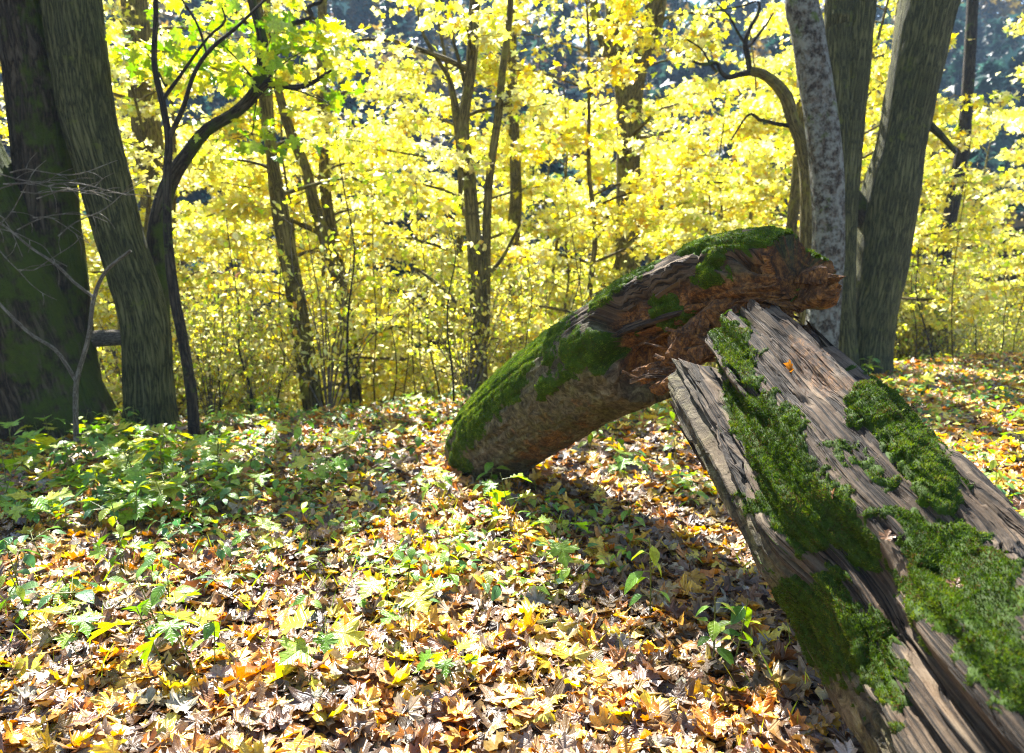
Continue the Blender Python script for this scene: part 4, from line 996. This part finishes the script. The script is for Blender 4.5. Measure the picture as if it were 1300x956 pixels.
# ------------------------------------------------------------------ green plants on the forest floor
def leafmeshes(tm, cols, name='leaf', mat=None):
    return [mesh(name, tv, tf, mat or M_GREEN, np.clip(np.array(c) * (1 + .1 * rng.normal(size=(len(tv), 1))), 0, .9), tu) for tv, tf, tu in tm for c in cols]
GC = [(.16, .34, .03), (.28, .46, .04), (.10, .24, .04)]
YG = [(.40, .52, .05), (.58, .60, .06), (.30, .46, .05)]
BG = [(.07, .20, .08), (.10, .26, .09), (.14, .30, .07)]  # bluish share stands for sky reflected on the leaves, put into their colour
LM = dict(maple=leafmeshes(TM2[:3], GC[:2] + YG[:2]), oval=leafmeshes(OV, GC + YG[:1]), low=leafmeshes(OV, BG + GC[:1]))
def plant(kind, seed):
    rg = np.random.default_rng(seed)
    nm, lab, cat, grp = dict(maple=('maple_seedling', 'green maple seedling with broad lobed leaves among fallen leaves', 'seedling', 'maple seedlings on the forest floor'),
                             oval=('leafy_shoot', 'leafy green shoot with oval leaves on a thin stem', 'plant', 'oval leaved shoots on the forest floor'),
                             low=('low_herb', 'low dark bluish green herb with spreading leaflets', 'plant', 'low herbs on the forest floor'))[kind]
    root = link(nm, None); tag(root, lab, cat, grp); mb = MB()
    H = dict(maple=rg.uniform(.14, .36), oval=rg.uniform(.16, .34), low=rg.uniform(.07, .15))[kind]
    top = np.array([rg.normal(0, .04), rg.normal(0, .04), H]); mb.add(*tube([(0, 0, -.04), top * .5 + [rg.normal(0, .01), 0, 0], top], [.0035, .003, .002], 6, 5, C=(.16, .2, .05), cap=False))
    n = dict(maple=rg.integers(4, 8), oval=rg.integers(6, 10), low=rg.integers(5, 8))[kind]; a0 = rg.uniform(0, 6.28)
    for i in range(n):
        t = dict(maple=.55 + .45 * i / n, oval=.3 + .7 * i / n, low=1.0)[kind]; b = top * t
        az = a0 + i * (2.4 if kind != 'low' else 6.28 / n) + rg.normal(0, .25); pl = dict(maple=rg.uniform(.04, .10), oval=rg.uniform(.012, .04), low=rg.uniform(.04, .10))[kind]
        e = b + np.array([math.cos(az) * pl, math.sin(az) * pl, pl * rg.uniform(.0, .5)])
        mb.add(*tube([b, e], [.0018, .0012], 3, 4, C=(.2, .24, .05), cap=False))
        sz = dict(maple=rg.uniform(.07, .135), oval=rg.uniform(.055, .10), low=rg.uniform(.05, .085))[kind]
        link('leaf', LM[kind][rg.integers(len(LM[kind]))], root, e, (rg.normal(-.22, .25), rg.normal(0, .25), az - math.pi / 2), sz)
    link('stem', mb.mesh('stem', M_GREEN, uv=False), root)
    return root
PL = {k: [plant(k, 700 + 31 * j + i) for i in range(6)] for j, k in enumerate(('maple', 'oval', 'low'))}
PU = {k: [0] * 6 for k in PL}
def put(kind, x, y, s_=1.0):
    o = place(PL[kind], PU[kind], int(rg.integers(6)), (x, y, float(g(x, y)) + .005), (rg.normal(0, .08), rg.normal(0, .08), rg.uniform(0, 6.28)), s_ * rg.uniform(.85, 1.2))
    o['label'] = dict(maple='green maple seedling with broad lobed leaves ', oval='thin green shoot with oval leaves ', low='low dark bluish green herb ')[kind] + zone(x, y)
rg = np.random.default_rng(23)
for k, px, py, s_ in [('oval', 825, 790, 1.1), ('oval', 800, 712, .9), ('oval', 905, 850, 1.0), ('oval', 930, 845, .9), ('maple', 580, 880, .8), ('maple', 520, 815, .9), ('maple', 215, 850, 1.0), ('maple', 255, 870, 1.0),
                      ('maple', 160, 590, 1.3), ('maple', 215, 590, 1.3), ('maple', 110, 575, 1.2), ('maple', 60, 600, 1.3), ('maple', 20, 600, 1.3), ('maple', 90, 640, 1.1), ('maple', 40, 660, 1.2), ('maple', 240, 600, 1.1),
                      ('low', 20, 735, 1.3), ('low', 60, 720, 1.2), ('low', 110, 780, 1.2), ('oval', 30, 770, 1.2), ('oval', 160, 735, 1.0), ('oval', 215, 800, 1.0), ('oval', 290, 640, 1.0), ('oval', 115, 640, 1.0), ('oval', 245, 690, .8),
                      ('oval', 1255, 690, .9), ('oval', 1262, 640, .9), ('maple', 540, 640, .8), ('low', 530, 670, 1.0), ('maple', 435, 690, .6), ('oval', 350, 640, .8), ('low', 740, 660, .8), ('oval', 1098, 480, 1.5), ('oval', 1225, 600, .8)]:
    p = ground_px(px, py); put(k, p[0], p[1], s_)
for i in range(34):
    p = ground_px(rg.uniform(0, 330), rg.uniform(570, 680)); put('maple' if i % 3 else 'low', p[0], p[1], 1.25)
for i in range(215):
    for _ in range(60):
        y = rg.uniform(2.6, 9.5); x = rg.uniform(-.72 * y, .72 * y)
        dens = .25 + .75 * sstep(-.2, -2.2, x) * sstep(2.5, 4, y) + .45 * sstep(5, 6.5, y)
        if y < crest(x) + .5 and rg.uniform() < dens and not (0.5 < x < 1.7 and y < 3.4) and not (-.6 < x < .6 and 5.1 < y < 6.4): break
    put(str(rg.choice(['maple', 'oval', 'low'], p=[.34, .36, .30])), x, y, .85 if y < 4 else 1.0)
# small ground cover too fine to count
def cover():
    rg = np.random.default_rng(29); mb = MB(); n = 5200
    y = rg.uniform(2.2, 13, n); x = rg.uniform(-1, 1, n) * (.72 * y + .5)
    f = fbm(x * .8, y * .8, 7.7, 3, 99) + .35 * sstep(6, 9, y) + .25 * sstep(-1, -3, x) + .2 * sstep(2, 4, x)
    k = (f > .05) & (y < crest(x) + 2); x, y = x[k], y[k]
    for q in range(3):
        xx, yy = x + rg.normal(size=len(x)) * .05, y + rg.normal(size=len(x)) * .05; m = len(x)
        scatter(mb, OV, np.column_stack([xx, yy, g(xx, yy) + rg.uniform(.03, .13, m)]), rotmats(rg.uniform(0, 6.28, m), rg.normal(0, .35, m), rg.normal(0, .3, m)), rg.uniform(.035, .085, m), pick(GC + YG + BG, [2, 2, 1, 2, 2, 2, 1, 1, 1], m, rg), .1, rg)
    # thin grass blades
    m = 2600; y = rg.uniform(2.2, 9, m); x = rg.uniform(-1, 1, m) * .72 * y; k = fbm(x * .9, y * .9, 1.2, 2, 5) > .1; x, y = x[k], y[k]; m = len(x)
    b = np.column_stack([x, y, g(x, y)]); d = nrm(np.column_stack([rg.normal(size=(m, 2)) * .5, np.ones(m)])) * rg.uniform(.06, .2, (m, 1)); s_ = nrm(np.cross(d, rg.normal(size=(m, 3)))) * .0025
    V = np.stack([b - s_, b + s_, b + d * .6 + s_ * .7, b + d + np.array([0, 0, -.015])], 1).reshape(-1, 3); i = np.arange(m)[:, None] * 4
    mb.add(V, np.concatenate([i + [0, 1, 2], i + [0, 2, 3]]), np.repeat(pick(YG, [1, 1, 1], m, rg), 4, 0))
    o = link('ground_cover', mb.mesh('ground_cover', M_GREEN)); tag(o, 'scattered small green ground cover growing through the fallen leaves', 'ground cover', kind='stuff')
cover()

# ------------------------------------------------------------------ sticks, twigs, bare shrub
def stick(name, label, pts, r, mat, cat='stick', group=None, **kw):
    P = np.array(pts, float); base = P[0].copy()
    V, F, C, U = tube(P - base, r, kw.pop('n', 16), kw.pop('sides', 10), .1, 3, **kw)
    return tag(link(name, mesh(name, V, F, mat, uv=U), None, base), label, cat, group)
def gp(px, py, h=.02): p = ground_px(px, py); return (p[0], p[1], p[2] + h)
stick('short_branch', 'short thick grey brown stick lying among the leaves', [gp(664, 806, .03), gp(690, 803, .035), gp(722, 797, .03)], [.016, .02, .017], M_BARK_OLIVE, step=.02, ridge=.002)
stick('dead_log', 'short weathered grey log stub wedged between mossy and straight trunks', [at(88, 436, 7.75), at(120, 430, 7.7), at(160, 428, 7.65)], [.075, .085, .08], M_TWIG, 'log', sides=24, ridge=.004)
rg = np.random.default_rng(37)
for i in range(46):
    y = rg.uniform(2.4, 7); x = rg.uniform(-.68 * y, .68 * y); a = rg.uniform(0, 6.28); l = rg.uniform(.12, .5)
    xs = x + np.cos(a) * l * np.linspace(0, 1, 4) + rg.normal(size=4) * .02; ys = y + np.sin(a) * l * np.linspace(0, 1, 4) + rg.normal(size=4) * .02
    stick('fallen_twig', 'thin dry twig lying on the fallen leaves', np.column_stack([xs, ys, g(xs, ys) + .03 + rg.uniform(0, .03, 4)]), np.linspace(.005, .0025, 4), [M_TWIG, M_BARK_DARK, M_BARK_OLIVE][i % 3], 'twig', 'dry twigs on the forest floor', n=8, sides=6)
def bare_shrub():
    rg = np.random.default_rng(83); b = at(97, 545, 6.0); b[2] = float(g(b[0], b[1])) - .03
    root = link('bare_shrub', None, loc=b); tag(root, 'leafless shrub with pale forked twigs in front of the mossy trunks', 'shrub')
    def tw(pts, w0, w1, d=6.0, name='branch', mat=M_TWIG):
        P = np.array([at(p[0], p[1], p[2] if len(p) > 2 else d) for p in pts]); r = np.linspace(w0, w1, len(P)) / 2 * d / FPX
        V, F, C, U = tube(P - b, r, 4 * len(P), 6); link(name, mesh(name, V, F, mat, uv=U), root)
    tw([(97, 560), (96, 510), (98, 480), (112, 430), (119, 380), (134, 345), (166, 318)], 7, 4, name='stem')
    tw([(97, 484), (72, 446), (40, 425), (18, 405), (0, 386), (-30, 350)], 5, 3)
    tw([(120, 378), (96, 360), (70, 335), (40, 315), (10, 290), (-20, 270)], 4, 2.5)
    for i in range(15):                                   # fine spreading twigs, each with side shoots
        x0, y0, d = rg.uniform(-40, 90), rg.uniform(215, 350), rg.uniform(5.4, 6.4); a = rg.normal(-.1, .35); pts = [(x0, y0, d)]; k = rg.integers(4, 8)
        for q in range(k):
            a += rg.normal(0, .22); pts.append((pts[-1][0] + 20 * math.cos(a), pts[-1][1] + 20 * math.sin(a), d + rg.normal(0, .03)))
        tw(pts, 1.9, .8, name='twig')
        for q in range(1, k, 2):
            b2 = a + rg.choice([-1, 1]) * rg.uniform(.4, 1.0); l = rg.uniform(12, 38); p = pts[q]
            tw([p, (p[0] + l * .5 * math.cos(b2), p[1] + l * .5 * math.sin(b2) + 1, d), (p[0] + l * math.cos(b2 + .2), p[1] + l * math.sin(b2 + .2), d)], 1.1, .6, name='twig')
bare_shrub()

# ------------------------------------------------------------------ hazy air
def haze():
    x0, x1, y0, y1, z0, z1 = -170, 170, -40, 200, -14, 62
    V = [(x, y, z) for x in (x0, x1) for y in (y0, y1) for z in (z0, z1)]
    F = [(0, 1, 3, 2), (4, 6, 7, 5), (0, 4, 5, 1), (2, 3, 7, 6), (0, 2, 6, 4), (1, 5, 7, 3)]
    m, t, out = newmat('haze')
    v = t.nodes.new('ShaderNodeVolumePrincipled'); v.inputs['Color'].default_value = (.50, .72, 1.0, 1); v.inputs['Density'].default_value = .0006
    v.inputs['Anisotropy'].default_value = 0.0
    t.links.new(v.outputs[0], out.inputs['Volume'])
    tag(link('haze', mesh('haze', V, np.array(F), m, smooth=False)), 'thin bluish haze filling the air of the wood', 'haze', kind='stuff')
haze()
print('tris', sum(len(m.polygons) for m in bpy.data.meshes))
